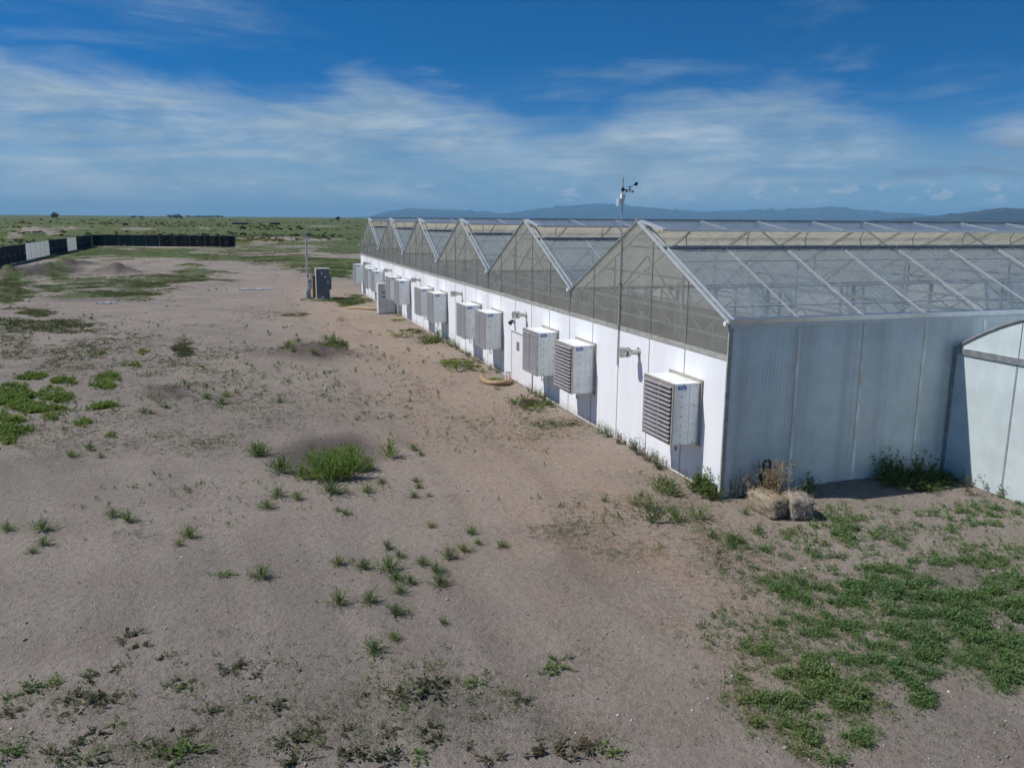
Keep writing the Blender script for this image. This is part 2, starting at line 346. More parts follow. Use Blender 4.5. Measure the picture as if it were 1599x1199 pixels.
M['weed_dry'] = leaf_mat('weed_dry', [(0, (0.26, 0.19, 0.10)), (0.6, (0.38, 0.30, 0.18)), (1, (0.16, 0.15, 0.06))], 'obj')
M['straw_grey'] = leaf_mat('straw_grey', [(0, (0.20, 0.18, 0.15)), (0.6, (0.40, 0.36, 0.30)), (1, (0.50, 0.44, 0.35))], 'tint', 0.15)
M['straw'] = leaf_mat('straw', [(0, (0.22, 0.18, 0.13)), (0.6, (0.42, 0.36, 0.27)), (1, (0.52, 0.34, 0.14))], 'tint', 0.15)

# ------------------------------------------------------------------ where things grow: strokes laid down from the photograph, turned into ground cover
def strokes(ox, oy, s, rows): return [(ox+a*s, oy+b*s, ra*s, rb*s, d) for a, b, ra, rb, d in rows]
RIGHT = strokes(1100, 780, .3494, [(620,90,95,60,.95),(380,130,70,40,.8),(250,140,32,30,.8),(120,180,45,35,.8),(700,165,200,48,.95),(1000,140,120,40,.7),(1200,120,200,60,.65),(1350,60,100,60,.5),
    (400,225,230,38,.75),(900,275,150,38,.85),(1100,255,120,30,.85),(1250,235,150,35,.75),(650,330,190,40,.8),(100,350,90,40,.5),(250,370,60,60,.6),(360,380,70,50,.95),(500,420,150,50,.95),(750,405,200,65,1),
    (950,380,120,55,.9),(1320,330,80,60,.85),(1100,440,300,65,1),(1200,505,250,70,1),(1380,400,100,100,.8),(600,500,150,60,.7),(120,550,100,48,.5),(350,560,100,50,.65),(400,640,150,60,.85),(600,640,250,95,.85),
    (900,560,150,80,.85),(1100,600,200,80,1),(1350,650,100,120,1),(1380,750,80,80,1),(1250,720,100,70,.85),(200,690,80,48,.7),(450,765,130,60,.95),(700,760,250,60,.6),(900,720,150,60,.85),(600,850,130,65,.95),
    (700,900,120,55,.95),(930,830,60,45,.85),(980,880,70,36,.85),(1000,750,100,50,.6),(140,810,50,40,.6),(240,930,120,65,.9),(380,950,120,70,.9),(100,950,60,50,.7),(690,960,60,45,.95),(720,1050,70,45,.85),
    (640,1080,60,36,.6),(440,1090,70,65,.95),(550,1175,60,40,.85),(270,1040,70,36,.6),(1350,830,80,36,.6),(40,880,40,30,.5),(60,640,90,40,.35),(150,250,120,60,.35),(1150,40,160,36,.7),(1330,20,120,34,.6),(760,60,90,30,.6),(1000,60,120,24,.4),(-60,120,90,50,.4),(-120,200,110,60,.3)])
LEFT = strokes(0, 440, .2752, [(160,540,110,28,.95),(380,555,90,28,.9),(100,650,120,60,1),(330,640,105,45,.95),(80,700,110,45,1),(220,715,60,38,.9),(330,735,70,45,.9),(100,820,110,55,.95),(40,885,50,38,.8),(40,780,50,28,.8),
    (620,545,75,38,.85),(610,600,55,26,.75),(550,710,75,22,.85),(640,695,75,18,.85),(480,800,48,26,.75),(640,868,60,20,.5),(530,600,38,22,.6),(745,472,56,28,.6),(820,405,38,18,.6),(560,400,66,18,.5)])
SPARSE = strokes(0, 440, .2752, [(330,255,280,36,.8),(60,350,130,90,.45),(400,440,260,90,.38),(650,400,320,110,.25),(1150,580,260,150,.24),(1000,510,200,80,.32),(1300,400,260,60,.28),(1450,720,200,110,.24),(300,950,420,120,.28),
    (1150,930,320,80,.30),(600,880,560,150,.20),(700,330,250,60,.3),(1040,375,60,50,.75),(100,960,110,60,.5),(60,230,120,30,.6)]) + \
    strokes(0, 800, .3327, [(250,850,300,90,.20),(800,1120,350,90,.24),(1300,1000,260,170,.18),(200,1150,260,70,.22),(1000,960,200,80,.16),(300,70,260,40,.22),(650,110,120,40,.3)]) + \
    strokes(500, 820, .316, [(250,1000,300,180,.20),(700,830,350,110,.18),(900,1000,400,150,.18),(1350,1000,250,150,.20),(1400,120,250,80,.30),(1300,700,280,110,.26),(1100,30,300,50,.4)]) + \
    [(980, 800, 130, 55, .35), (1060, 900, 60, 90, .3), (1130, 860, 60, 60, .35), (740, 690, 110, 40, .18), (620, 620, 160, 70, .16), (860, 665, 90, 35, .3), (1450, 1120, 140, 70, .10), (330, 640, 200, 60, .15)]
FAR = strokes(0, 300, .2627, [(720,525,520,38,.8),(1120,485,140,34,.85),(60,520,120,36,.85),(60,610,130,56,.8),(500,605,260,26,.75),(800,622,120,28,.8),(190,715,100,18,.8),(1170,433,84,9,.9),(1340,480,80,9,.7),
    (350,470,70,34,.9),(480,440,60,20,.6),(950,365,800,34,1),(560,345,120,20,.9),(1450,395,300,22,1),(600,420,60,10,.5),(890,445,60,10,.4),(700,570,300,25,.4),(120,680,140,30,.4)]) + \
    strokes(440, 320, .2, [(120,440,320,50,1),(420,490,220,70,1),(540,750,140,34,.9),(300,735,120,22,.8),(80,840,100,22,.6),(620,340,300,40,.9),(0,330,300,30,.8),(560,590,40,20,.3)]) + \
    [(715,566,22,7,.45),(830,628,22,6,.4),(868,660,30,8,.35),(480,549,50,8,.35),(525,538,14,6,.8),(445,490,28,5,.5),(655,525,24,6,.4),(672,532,14,5,.4)]
FAR = [(a, b, ra*1.25, rb*1.25, d*.85) for a, b, ra, rb, d in FAR]
BARE = strokes(300, 325, .1875, [(500,378,300,14,1),(900,385,300,14,1),(100,370,200,8,.7),(1200,400,80,10,.6),(880,260,420,22,.75),(560,285,160,24,.6),(110,165,60,14,.8),(1100,150,140,8,.6),(900,320,260,10,.4)]) + \
    strokes(0, 325, .1875, [(250,210,300,22,.8),(60,240,110,25,.7),(1180,175,160,12,.6),(600,195,260,10,.5)])
WET = [(515, 708, 90, 30, 1.0), (484, 550, 52, 17, .8), (182, 421, 26, 8, .9), (75, 422, 62, 9, .9), (260, 612, 40, 10, .6), (1490, 895, 75, 20, .5), (1290, 1085, 40, 10, .0), (140, 467, 70, 5, .5), (640, 1100, 180, 40, .15), (930, 900, 90, 35, .20)]

_gx = RNG.random((256, 256))
def vnoise(x, y):
    xi = np.floor(x).astype(int); yi = np.floor(y).astype(int); fx = x-xi; fy = y-yi
    fx = fx*fx*(3-2*fx); fy = fy*fy*(3-2*fy)
    g = lambda a, b: _gx[a % 256, b % 256]
    return (g(xi, yi)*(1-fx)+g(xi+1, yi)*fx)*(1-fy)+(g(xi, yi+1)*(1-fx)+g(xi+1, yi+1)*fx)*fy
def fbm(x, y, o=4):
    s = 0; a = 0.5; n = 0
    for i in range(o): s = s+a*vnoise(x*2**i+17*i, y*2**i+5*i); n += a; a *= .5
    return s/n
def field(S, u, v, x, y, warp=1.7):
    out = np.zeros_like(u)
    D = np.hypot(x-CAM[0], y-CAM[1])/18+.15; D = 2.0**np.round(np.log2(D))
    w1 = (fbm(x/D*1.1+11, y/D*1.1, 4)-.5)*warp; w2 = (fbm(x/D*1.1+71, y/D*1.1+33, 4)-.5)*warp
    for (a, b, ra, rb, d) in S:
        q = ((u-a)/ra+w1)**2+((v-b)/rb+w2)**2
        out = np.maximum(out, d*np.clip((1.35-q)/0.9, 0, 1))
    return out
BAY, HE, HR, HS, NB, NX, PW = 9.144, 4.064, 6.228, 3.218, 6, 12, 1.8288
LEN = NX*PW; DEPTH = NB*BAY
BUMPS = [(G(180, 426), 2.2, 1.8, 1.15, 0.1), (G(485, 556), 1.9, 1.6, 0.50, 0.0), (G(62, 427), 4.6, 1.5, 1.3, 1.05), (G(20, 432), 2.5, 1.5, 1.0, .9), (G(108, 415), 4.0, 1.1, 1.1, 1.1), (G(15, 374), 12, 4, 2.2, 0), (G(50, 372), 9, 4, 1.6, 0), (G(90, 362), 25, 6, 2.2, 0), (G(250, 607), 1.2, .8, .12, 0)]
PUD = G(512, 712)
def height(x, y):
    x = np.asarray(x, float); y = np.asarray(y, float)
    d = np.hypot(x-CAM[0], y-CAM[1])
    h = (fbm(x*.35, y*.35, 4)-.5)*.12 + (fbm(x*1.7+40, y*1.7, 3)-.5)*.035
    # keep it level round the buildings
    dx = np.maximum(np.maximum(-x, x-LEN-16), 0); dy = np.maximum(np.maximum(-(y+9.0)*(x > 5.8)-y*(x <= 5.8), y-DEPTH), 0)
    dd = np.hypot(dx, dy); near = np.where(dd > 0.0, np.clip(dd/1.5, 0.5, 1), .1)
    h = h*near - 0.012 + .035*np.exp(-(dd/.35)**2)*(dd > 0)
    h = h+bumps(x, y)
    h = h - 0.13*np.exp(-((x-PUD[0])/1.5)**2-((y-PUD[1])/1.9)**2)
    # earth banked against the side wall
    h = h + 0.13*np.exp(-((x-3.6)/1.6)**2-((y+.2)/.45)**2)
    return h*np.clip(1-(d-400)/400, 0, 1)
def bumps(x, y, n=99):
    h = np.zeros_like(np.asarray(x, float))
    for c, rx, ry, hh, a in BUMPS[:n]:
        X = x-c[0]; Y = y-c[1]; xr = X*math.cos(a)+Y*math.sin(a); yr = -X*math.sin(a)+Y*math.cos(a)
        e = np.exp(-(xr/rx)**2-(yr/ry)**2); h = h+hh*.85*e*(0.15+1.7*fbm(x*1.9, y*1.9, 5))
    return h

def make_ground():
    azs = np.concatenate([np.arange(-180, -22, 3.0), np.arange(-22, 60, 0.24), np.arange(60, 180, 3.0)])
    rs = [2.0]
    while rs[-1] < 700: rs.append(rs[-1]*1.0125)
    while rs[-1] < 82000: rs.append(rs[-1]*1.07)
    rs = np.array(rs); na, nr = len(azs), len(rs)
    A, Rr = np.meshgrid(np.radians(azs), rs, indexing='ij')
    X = CAM[0]+np.sin(A)*Rr; Y = CAM[1]+np.cos(A)*Rr; Z = height(X, Y)
    V = np.stack([X, Y, Z], -1).reshape(-1, 3); V = np.vstack([V, [[CAM[0], CAM[1], 0.0]]])
    i = np.arange(na)[:, None]; j = np.arange(nr-1)[None, :]; i2 = (i+1) % na
    Q = np.stack([i*nr+j, i*nr+j+1, i2*nr+j+1, i2*nr+j], -1).reshape(-1, 4)
    ctr = len(V)-1; T = np.stack([np.full(na, ctr), np.arange(na)*nr, ((np.arange(na)+1) % na)*nr], -1)
    me = bpy.data.meshes.new('ground')
    me.vertices.add(len(V)); me.vertices.foreach_set('co', V.ravel())
    nl = Q.size+T.size; me.loops.add(nl); me.loops.foreach_set('vertex_index', np.concatenate([Q.ravel(), T.ravel()]))
    me.polygons.add(len(Q)+len(T))
    me.polygons.foreach_set('loop_start', np.concatenate([np.arange(len(Q))*4, Q.size+np.arange(len(T))*3]))
    me.polygons.foreach_set('use_smooth', np.ones(len(Q)+len(T), bool)); me.update(); me.validate()
    u, v, zc = to_px(np.stack([V[:, 0], V[:, 1], 0*V[:, 2]], -1)); ok = zc > 1
    u = np.where(ok, u, -9999); v = np.where(ok, v, -9999)
    d = np.hypot(V[:, 0]-CAM[0], V[:, 1]-CAM[1])
    # beyond the yard the plain is grown over everywhere
    plain = np.clip((d-185)/25, 0, 1)
    plain = np.maximum(plain, np.clip((fbm(V[:, 0]*.05, V[:, 1]*.05, 4)-.42)*6, 0, 1)*np.clip((np.abs(u-800)-850)/200, 0, 1)*.7*(d > 14))
    xy = (V[:, 0], V[:, 1])
    gr = np.maximum.reduce([field(FAR, u, v, *xy), .30*field(RIGHT, u, v, *xy), .30*field(LEFT, u, v, *xy), plain])
    bare = field(BARE, u, v, *xy); gr = gr*(1-bare*.85)
    ol = field(SPARSE, u, v, *xy)
    wet = np.maximum(field(WET, u, v, *xy, .5), np.clip(bumps(V[:, 0], V[:, 1], 5)*3.0, 0, .9))
    tan = np.exp(-((V[:, 0]+3.2)/3.2)**2)*np.clip((V[:, 1]+10)/8, 0, 1)*np.clip(1-(V[:, 1]-60)/25, 0, 1)
    C = np.stack([gr, ol, wet, tan], -1).astype(np.float32)
    at = me.attributes.new('cover', 'FLOAT_COLOR', 'POINT'); at.data.foreach_set('color', C.ravel())
    # material
    m, t, out = newmat('dirt_and_plain'); p = pos(t)
    a = t.node('ShaderNodeAttribute', attribute_name='cover'); s = t.node('ShaderNodeSeparateColor', inp={0: a.outputs['Color']}).outputs
    n0 = t.noise(p, 0.16, 6, 0.6, 0.3); n1 = t.noise(p, 0.9, 7, 0.62, 0.4); n2 = t.noise(p, 7.0, 6, 0.65); n3 = t.noise(p, 45.0, 4, 0.6); n4 = t.noise(p, 130.0, 2, 0.5)
    soil = t.mix(t.sstep(n0, 0.34, 0.66), (0.218, 0.194, 0.168), (0.318, 0.276, 0.233))
    soil = t.mix(t.math('MULTIPLY', t.sstep(n1, 0.40, 0.68), 0.6), soil, (0.225, 0.187, 0.156))
    soil = t.mix(t.math('MULTIPLY', a.outputs['Alpha'], t.math('ADD', 0.40, t.math('MULTIPLY', t.sstep(n1, 0.3, 0.7), 0.45))), soil, (0.430, 0.305, 0.218))
    # faint wheel tracks sweeping through the yard
    w = t.node('ShaderNodeTexWave', wave_type='RINGS', rings_direction='Z', inp={'Scale': 0.30, 'Distortion': 5.0, 'Detail': 3.0, 'Detail Scale': 0.6, 'Detail Roughness': 0.6})
    t.l.new(t.mapping(p, (0.8, 0.35, 1), loc=(18, 3, 0)), w.inputs['Vector'])
    soil = t.mix(t.math('MULTIPLY', t.sstep(w.outputs[1], 0.60, 0.95), 0.32), soil, (0.32, 0.278, 0.236))
    # wheel paths worn along the building
    xs = t.node('ShaderNodeSeparateXYZ', inp={0: p}).outputs
    xw = t.math('ADD', xs[0], t.math('ADD', t.math('MULTIPLY', t.noise(t.mapping(p, (0, 0.07, 0)), 1.0, 2), 5.0), t.math('MULTIPLY', n1, 0.35)))
    for k, (c0, wd) in enumerate(((-1.2, .26), (-2.9, .26), (-3.6, .22), (-5.3, .24))):
        tr = t.sstep(t.math('ABSOLUTE', t.math('SUBTRACT', xw, c0)), wd*1.6, wd*.3)
        soil = t.mix(t.math('MULTIPLY', tr, t.math('MULTIPLY', t.sstep(n1, 0.35, 0.6), 0.42)), soil, (0.335, 0.280, 0.232) if k % 2 else (0.165, 0.138, 0.115))
    soil = t.mix(t.math('MULTIPLY', t.sstep(n2, 0.42, 0.72), 0.45), soil, (0.150, 0.126, 0.104))
    soil = t.mix(t.math('MULTIPLY', t.sstep(n3, 0.52, 0.68), 0.62), soil, (0.105, 0.090, 0.078))
    soil = t.mix(t.math('MULTIPLY', t.sstep(n4, 0.56, 0.70), 0.60), soil, (0.42, 0.37, 0.32))
    n5 = t.noise(t.mapping(p, (1, 1, 1), loc=(7, 3, 0)), 22.0, 3, 0.6)
    soil = t.mix(t.math('MULTIPLY', t.sstep(n5, 0.55, 0.70), 0.5), soil, (0.36, 0.31, 0.265))
    litter = t.mix(t.sstep(n2, 0.35, 0.7), (0.085, 0.085, 0.045), (0.150, 0.125, 0.085))
    soil = t.mix(t.math('MULTIPLY', s[1], t.math('MULTIPLY', t.sstep(n2, 0.42, 0.6), 0.6)), soil, litter)
    soil = t.mix(t.math('MULTIPLY', s[2], t.math('ADD', 0.55, t.math('MULTIPLY', n1, 0.5)), clamp=True), soil, (0.070, 0.052, 0.046))
    f0 = t.noise(t.mapping(p, (0.010, 0.006, 1)), 1.0, 8, 0.65, 0.6); f1 = t.noise(p, 0.055, 7, 0.7, 0.4); f2 = t.noise(p, 1.3, 6, 0.7)
    veg = t.ramp(f0, [(0.32, (0.135, 0.118, 0.075)), (0.41, (0.098, 0.108, 0.046)), (0.50, (0.078, 0.116, 0.038)), (0.59, (0.108, 0.122, 0.036)), (0.70, (0.140, 0.118, 0.062))])
    veg = t.mix(t.math('MULTIPLY', t.sstep(f1, 0.50, 0.66), 0.65), veg, (0.060, 0.080, 0.038))
    veg = t.mix(t.math('MULTIPLY', t.sstep(f1, 0.46, 0.32), 0.60), veg, (0.160, 0.130, 0.090))
    fb = t.noise(t.mapping(p, (0.003, 0.016, 1), loc=(3, 8, 0)), 1.0, 6, 0.65, 0.5)
    veg = t.mix(t.math('MULTIPLY', t.sstep(fb, 0.50, 0.62), 0.55), veg, (0.050, 0.066, 0.030))
    veg = t.mix(t.math('MULTIPLY', t.sstep(fb, 0.44, 0.34), 0.45), veg, (0.150, 0.150, 0.050))
    veg = t.mix(t.math('MULTIPLY', t.sstep(f2, 0.45, 0.72), 0.45), veg, (0.070, 0.088, 0.040))
    vm = t.sstep(t.math('ADD', s[0], t.math('ADD', t.math('MULTIPLY', t.math('SUBTRACT', t.noise(p, 1.6, 6, 0.7), 0.5), 0.8), t.math('MULTIPLY', t.math('SUBTRACT', t.noise(p, 0.30, 6, 0.7), 0.5), 1.6))), 0.42, 0.72)
    c = t.mix(vm, soil, veg)
    b = t.node('ShaderNodeBsdfPrincipled', inp={'Base Color': c, 'Specular IOR Level': 0.2})
    t.l.new(t.math('SUBTRACT', 0.95, t.math('MULTIPLY', s[2], 0.25)), b.inputs['Roughness'])
    hgt = t.math('ADD', t.math('MULTIPLY', n2, 1.0), t.math('ADD', t.math('MULTIPLY', n3, 0.35), t.math('MULTIPLY', n4, 0.15)))
    bn = t.node('ShaderNodeBump', inp={'Strength': 0.9, 'Distance': 0.09}); t.l.new(hgt, bn.inputs['Height']); t.l.new(bn.outputs[0], b.inputs['Normal'])
    t.l.new(b.outputs[0], out.inputs[0]); me.materials.append(m)
    return tag(link('ground', me), kind='structure')
make_ground()

def make_puddle():
    m, t, out = newmat('puddle_water')
    b = t.node('ShaderNodeBsdfPrincipled', inp={'Base Color': (0.05, 0.04, 0.035, 1), 'Roughness': 0.04, 'Specular IOR Level': 0.7})
    t.l.new(b.outputs[0], out.inputs[0])
    vs = [(0, 0, 0)]; n = 40
    for k in range(n):
        a = 2*math.pi*k/n; r = .75+.2*math.sin(3*a+1); vs.append((r*math.cos(a), r*1.2*math.sin(a), 0))
    z = float(height(PUD[0], PUD[1]))+0.011
    o = MB().add(vs, [(0, 1+k, 1+(k+1) % n) for k in range(n)]).build('puddle', m, None, (PUD[0], PUD[1], z))
    tag(o, kind='structure')
make_puddle()

# ------------------------------------------------------------------ mountains
def make_range(name, prof, d0, d1, mat, seed, rough):
    az = np.arange(prof[0][0], prof[-1][0], 0.06); el = np.interp(az, [p[0] for p in prof], [p[1] for p in prof])
    nrow = 16; V = []; F = []
    for i, a in enumerate(az):
        hmax = math.tan(R(max(el[i], 0.0)))*d1
        hmax *= 1+rough*(fbm(np.array([a*2.3+seed]), np.array([1.0]), 5)[0]-.5)
        for j in range(nrow):
            f = j/(nrow-4); d = d0+(d1-d0)*f
            k = max(0, (f if f <= 1 else 2-f)); k = k**1.25
            n = fbm(np.array([a*2.1+seed]), np.array([d/1800.0]), 5)[0]-.5
            V.append((CAM[0]+math.sin(R(a))*d, CAM[1]+math.cos(R(a))*d, hmax*k*(1+(0.9*n if 0 < f < 1 else 0))-2))
    for i in range(len(az)-1):
        for j in range(nrow-1): F.append((i*nrow+j, (i+1)*nrow+j, (i+1)*nrow+j+1, i*nrow+j+1))
    return tag(MB().add(V, F).build(name, mat, smooth=True), kind='structure')
mm, t, out = newmat('mountain_rock'); p = pos(t)
c = t.mix(t.sstep(t.noise(p, 0.0011, 7, 0.65), 0.35, 0.65), (0.018, 0.026, 0.028), (0.055, 0.055, 0.05))
b = t.node('ShaderNodeBsdfPrincipled', inp={'Base Color': c, 'Roughness': 1.0, 'Specular IOR Level': 0.0}); t.l.new(b.outputs[0], out.inputs[0])
make_range('mountains', [(7.5, 0.0), (8.94, .09), (10.2, .42), (11.71, .66), (13.2, .60), (15.15, .56), (16.8, .44), (18.18, .38), (19.4, .55), (20.78, .74), (22.5, .93), (24.22, 1.06), (25.8, .98), (27.63, .83), (29.5, .70), (31.4, .58), (33, .66),
    (34.65, .70), (36.5, .74), (38, .86), (39.31, .94), (40.6, .80), (42.31, .61), (44, .55), (45.17, .40), (48, .36), (52, .45), (60, .3), (70, .0)], 36000, 46000, mm, 3.0, 0.10)
make_range('foothills', [(40, 0.0), (43, .22), (45.0, .38), (47.19, .68), (48.1, .80), (48.81, .92), (49.3, .86), (49.75, .84), (51, .95), (54, .8), (58, .5), (64, 0.0)], 17000, 22000, mm, 9.0, 0.14)

# ------------------------------------------------------------------ greenhouse
def strip_profile(y):          # roof line over a bay
    return HE+(HR-HE)*(1-abs(y-BAY/2)/(BAY/2))
def make_greenhouse():
    gh = empty('greenhouse')
    tag(gh, 'long gutter-connected greenhouse with six clear gables above a white panel wall', 'greenhouse')
    g = 0.012
    # white lower panels, clear gable sheets
    wp = MB().box(-0.03, 0.0, g*1.4, PW-g*1.4, 0.02, HS-.005).mesh('wall_panel', M['white_wall'])
    gps = []
    for k in range(5):
        y0, y1 = k*PW+g, (k+1)*PW-g; ys = [y0, y1] if k != 2 else [y0, BAY/2, y1]
        n = len(ys); prof = [(y0, HS+.12)]+[(y1, HS+.12)]+[(y, strip_profile(y)-.05) for y in reversed(ys)]
        vs = [(x, y, z) for x in (-0.024, -0.014) for y, z in prof]; N = len(prof)
        fs = [tuple(range(N-1, -1, -1)), tuple(range(N, 2*N))]+[(i, (i+1) % N, N+(i+1) % N, N+i) for i in range(N)]
        gps.append(MB().add(vs, fs).mesh('gable_panel', M['gable_sheet']))
    muls = [MB().box(-0.042, -0.026, -.016, .016, HS+.12, (strip_profile(k*PW)-.06 if k else HE-.05)).mesh('mullion', M['galvanised']) for k in range(5)]
    seam = MB().box(-0.036, 0.0, -g*1.4, g*1.4, 0.02, HS-.005).mesh('seam_strip', M['seam_grey'])
    skirt = MB().box(-0.046, 0.0, 0.0, BAY-.002, HS, HS+.115).mesh('sill_strip', M['skirt'])
    # rake trims: the slope towards the side wall carries a broad double cap
    S0, S1 = Vector((0, 0, HE)), Vector((0, BAY/2, HR)); S2 = Vector((0, BAY, HE))
    nrm = Vector((0, -(HR-HE), BAY/2)).normalized(); nrm2 = Vector((0, (HR-HE), BAY/2)).normalized()
    rk = MB(); rk.bar(S0+Vector((-.05, 0, 0))+nrm*.02, S1+Vector((-.05, 0, 0))+nrm*.02, .045, .06, nrm); rk.bar(S0+Vector((.10, 0, 0))+nrm*.035, S1+Vector((.10, 0, 0))+nrm*.035, .04, .04, nrm)
    rk = rk.mesh('rake_cap', M['cap_white'])
    rk2 = MB().bar(S1+Vector((-.045, .04, 0))+nrm2*.0, S2+Vector((-.045, 0, 0))+nrm2*.0, .05, .07, nrm2).mesh('rake_cap', M['galvanised'])
    sl = lambda f, n=0.0: S0+(S1-S0)*f+nrm*n
    TV = 0.695
    def sheet(p0, p1, w0, w1, th, nn, name, mat):
        vs = [Vector((w, p.y, p.z))+nn*q for q in (0, th) for p, w in ((p0, w0), (p0, w1), (p1, w1), (p1, w0))]
        return MB().add(vs, [(3, 2, 1, 0), (4, 5, 6, 7), (0, 1, 5, 4), (1, 2, 6, 5), (2, 3, 7, 6), (3, 0, 4, 7)]).mesh(name, mat)
    rp = sheet(sl(.02), sl(TV), g, PW-g, .012, nrm, 'roof_panel', M['roof_sheet'])
    bs = lambda f: S1+(S2-S1)*f
    bp = sheet(bs(.01), bs(.98), g, PW-g, .012, nrm2, 'roof_panel', M['back_sheet'])
    FL0 = S1+Vector((0, -.02, .03)); FL1 = Vector((0, 3.17, 6.03)); fn = Vector((0, -(FL0.z-FL1.z), (FL0.y-FL1.y))).normalized()
    vp = sheet(FL1, FL0, g, PW-g, .015, fn, 'vent_panel', M['vent_sheet'])
    rib = MB().bar(sl(.0, .03), sl(TV, .03), .028, .03, nrm).mesh('roof_rib', M['rib_grey'])
    vrib = MB().bar(FL1+fn*.03, FL0+fn*.025, .024, .02, fn).mesh('vent_rib', M['rib_grey'])
    brib = MB().bar(bs(.0)-nrm2*.05, bs(1)-nrm2*.05, .03, .05, nrm2).mesh('rafter', M['truss'])
    arm_pts = [sl(TV+.02, .03)+Vector((0, .02*math.sin(q*3.1), 0))*0+ (FL1-sl(TV+.02, .03))*q + Vector((0, .10*math.sin(q*math.pi), 0)) for q in (0, .25, .5, .75, 1)]
    arm = MB().tube(arm_pts, .013, 6).mesh('vent_arm', M['seam_grey'])
    purl = []
    for f in (.13, .30, .56): purl.append(MB().bar(sl(f, .012)+Vector((.13, 0, 0)), sl(f, .012)+Vector((LEN-.02, 0, 0)), .028, .018, nrm).mesh('purlin', M['rib_grey']))
    sillbar = MB().bar(sl(TV+.006, .02)+Vector((-.02, 0, 0)), sl(TV+.006, .02)+Vector((LEN, 0, 0)), .07, .08, nrm).mesh('vent_sill', M['galvanised'])
    flbar = MB().bar(FL1+Vector((.12, 0, 0)), FL1+Vector((LEN, 0, 0)), .05, .06, fn).mesh('vent_edge', M['aluminium'])
    ridge = MB().bar(S1+Vector((-.08, 0, .055)), S1+Vector((LEN, 0, .055)), .16, .05).mesh('ridge_cap', M['galvanised'])
    fend = MB().bar(FL1+fn*.01+Vector((.02, 0, 0)), FL0+fn*.01+Vector((.02, 0, 0)), .14, .05, fn).mesh('vent_end', M['cap_white'])
    # trusses
    tr = MB(); tr.bar((0, .1, HE-.02), (0, BAY-.1, HE-.02), .05, .06); tr.bar((0, .1, HE-.42), (0, BAY-.1, HE-.42), .05, .05)
    for k in range(12):
        ya, yb = .1+k*(BAY-.2)/12, .1+(k+1)*(BAY-.2)/12
        tr.bar((0, ya, HE-.02 if k % 2 else HE-.42), (0, yb, HE-.42 if k % 2 else HE-.02), .03, .03, (1, 0, 0))
    tr.bar((0, 1.9, strip_profile(1.9)-.12), (0, BAY-1.9, strip_profile(1.9)-.12), .05, .06)
    tr.bar((0, 3.4, strip_profile(3.4)-.12), (0, BAY-3.4, strip_profile(3.4)-.12), .05, .06)
    for y in (2.6, BAY-2.6): tr.bar((0, y, HE), (0, y, strip_profile(y)-.08), .04, .04, (1, 0, 0))
    tr.bar((0, 2.6, HE), (0, BAY/2, HR-.9), .04, .04, (1, 0, 0)); tr.bar((0, BAY-2.6, HE), (0, BAY/2, HR-.9), .04, .04, (1, 0, 0))
    tr.bar(S0-nrm*.08, S1-nrm*.08, .03, .04, nrm); tr.bar(S1-nrm2*.08, S2-nrm2*.08, .03, .04, nrm2)
    tr = tr.mesh('truss', M['truss'])
    post = MB().box(-.05, .05, -.05, .05, 0, HE-.02).mesh('post', M['truss'])
    gut = MB()
    prof = [(-.12, .09), (-.075, -.03), (.075, -.03), (.12, .09), (.10, .09), (.065, -.015), (-.065, -.015), (-.10, .09)]; N = len(prof)
    gut.add([(x, y, HE+z) for x in (-.10, LEN) for y, z in prof], [tuple(range(N-1, -1, -1)), tuple(range(N, 2*N))]+[(i, (i+1) % N, N+(i+1) % N, N+i) for i in range(N)])
    gut = gut.mesh('gutter', M['aluminium'])
    cup = MB().tube([(-.17, -.02, HE-.01), (-.10, -.02, HE-.01)], .055, 14).mesh('gutter_outlet', M['white_plastic'])
    for n in range(NB+1):
        o = link('gutter', gut, gh, (0, n*BAY, 0)); link('gutter_outlet', cup, o)
        for x in (.35, 3.9, 7.5, 11.2, 14.8, 18.4): link('post', post, gh, (x, n*BAY+(0.12 if n == 0 else -0.12 if n == NB else 0), 0))
    for n in range(NB):
        L = (0, n*BAY, 0)
        for k in range(5):
            link('wall_panel', wp, gh, (0, n*BAY+k*PW, 0)); link('gable_panel', gps[k], gh, L); link('mullion', muls[k], gh, (0, n*BAY+k*PW, 0)); link('seam_strip', seam, gh, (0, n*BAY+k*PW, 0))
        link('sill_strip', skirt, gh, L); link('rake_cap', rk, gh, L); link('rake_cap', rk2, gh, L)
        for me in purl: link('purlin', me, gh, L)
        link('vent_sill', sillbar, gh, L); link('vent_edge', flbar, gh, L); link('ridge_cap', ridge, gh, L); link('vent_end', fend, gh, L)
        for i in range(NX):
            X = (i*PW, n*BAY, 0)
            link('roof_panel', rp, gh, X); link('roof_panel', bp, gh, X)
            v = link('vent_panel', vp, gh, X)
            a = link('vent_arm', arm, v); a.location = (.72, 0, 0)
            if i: link('roof_rib', rib, gh, X); link('vent_rib', vrib, gh, X); link('rafter', brib, gh, X)
        for x in (.28, 3.66, 7.31, 10.97): link('truss', tr, gh, (x, n*BAY, 0))
    # the end corner post, side wall sheets with their seam battens
    MB().box(-.05, .05, -.05, -.002, 0, HE-.04).build('corner_trim', M['skirt'], gh)
    sp = MB().box(g, PW-g, -.03, -.018, .0, HE-.06).mesh('side_panel', M['side_sheet'])
    st = MB().box(-.042, .042, -.046, -.005, .0, HE-.06).mesh('seam_batten', M['seam_tan'])
    for i in range(NX):
        link('side_panel', sp, gh, (i*PW+(.05 if i == 0 else 0), 0, 0))
        if i: link('seam_batten', st, gh, (i*PW, 0, 0))
    MB().box(-.05, LEN, -.075, -.035, HE-.10, HE-.035).build('eave_trim', M['cap_white'], gh)
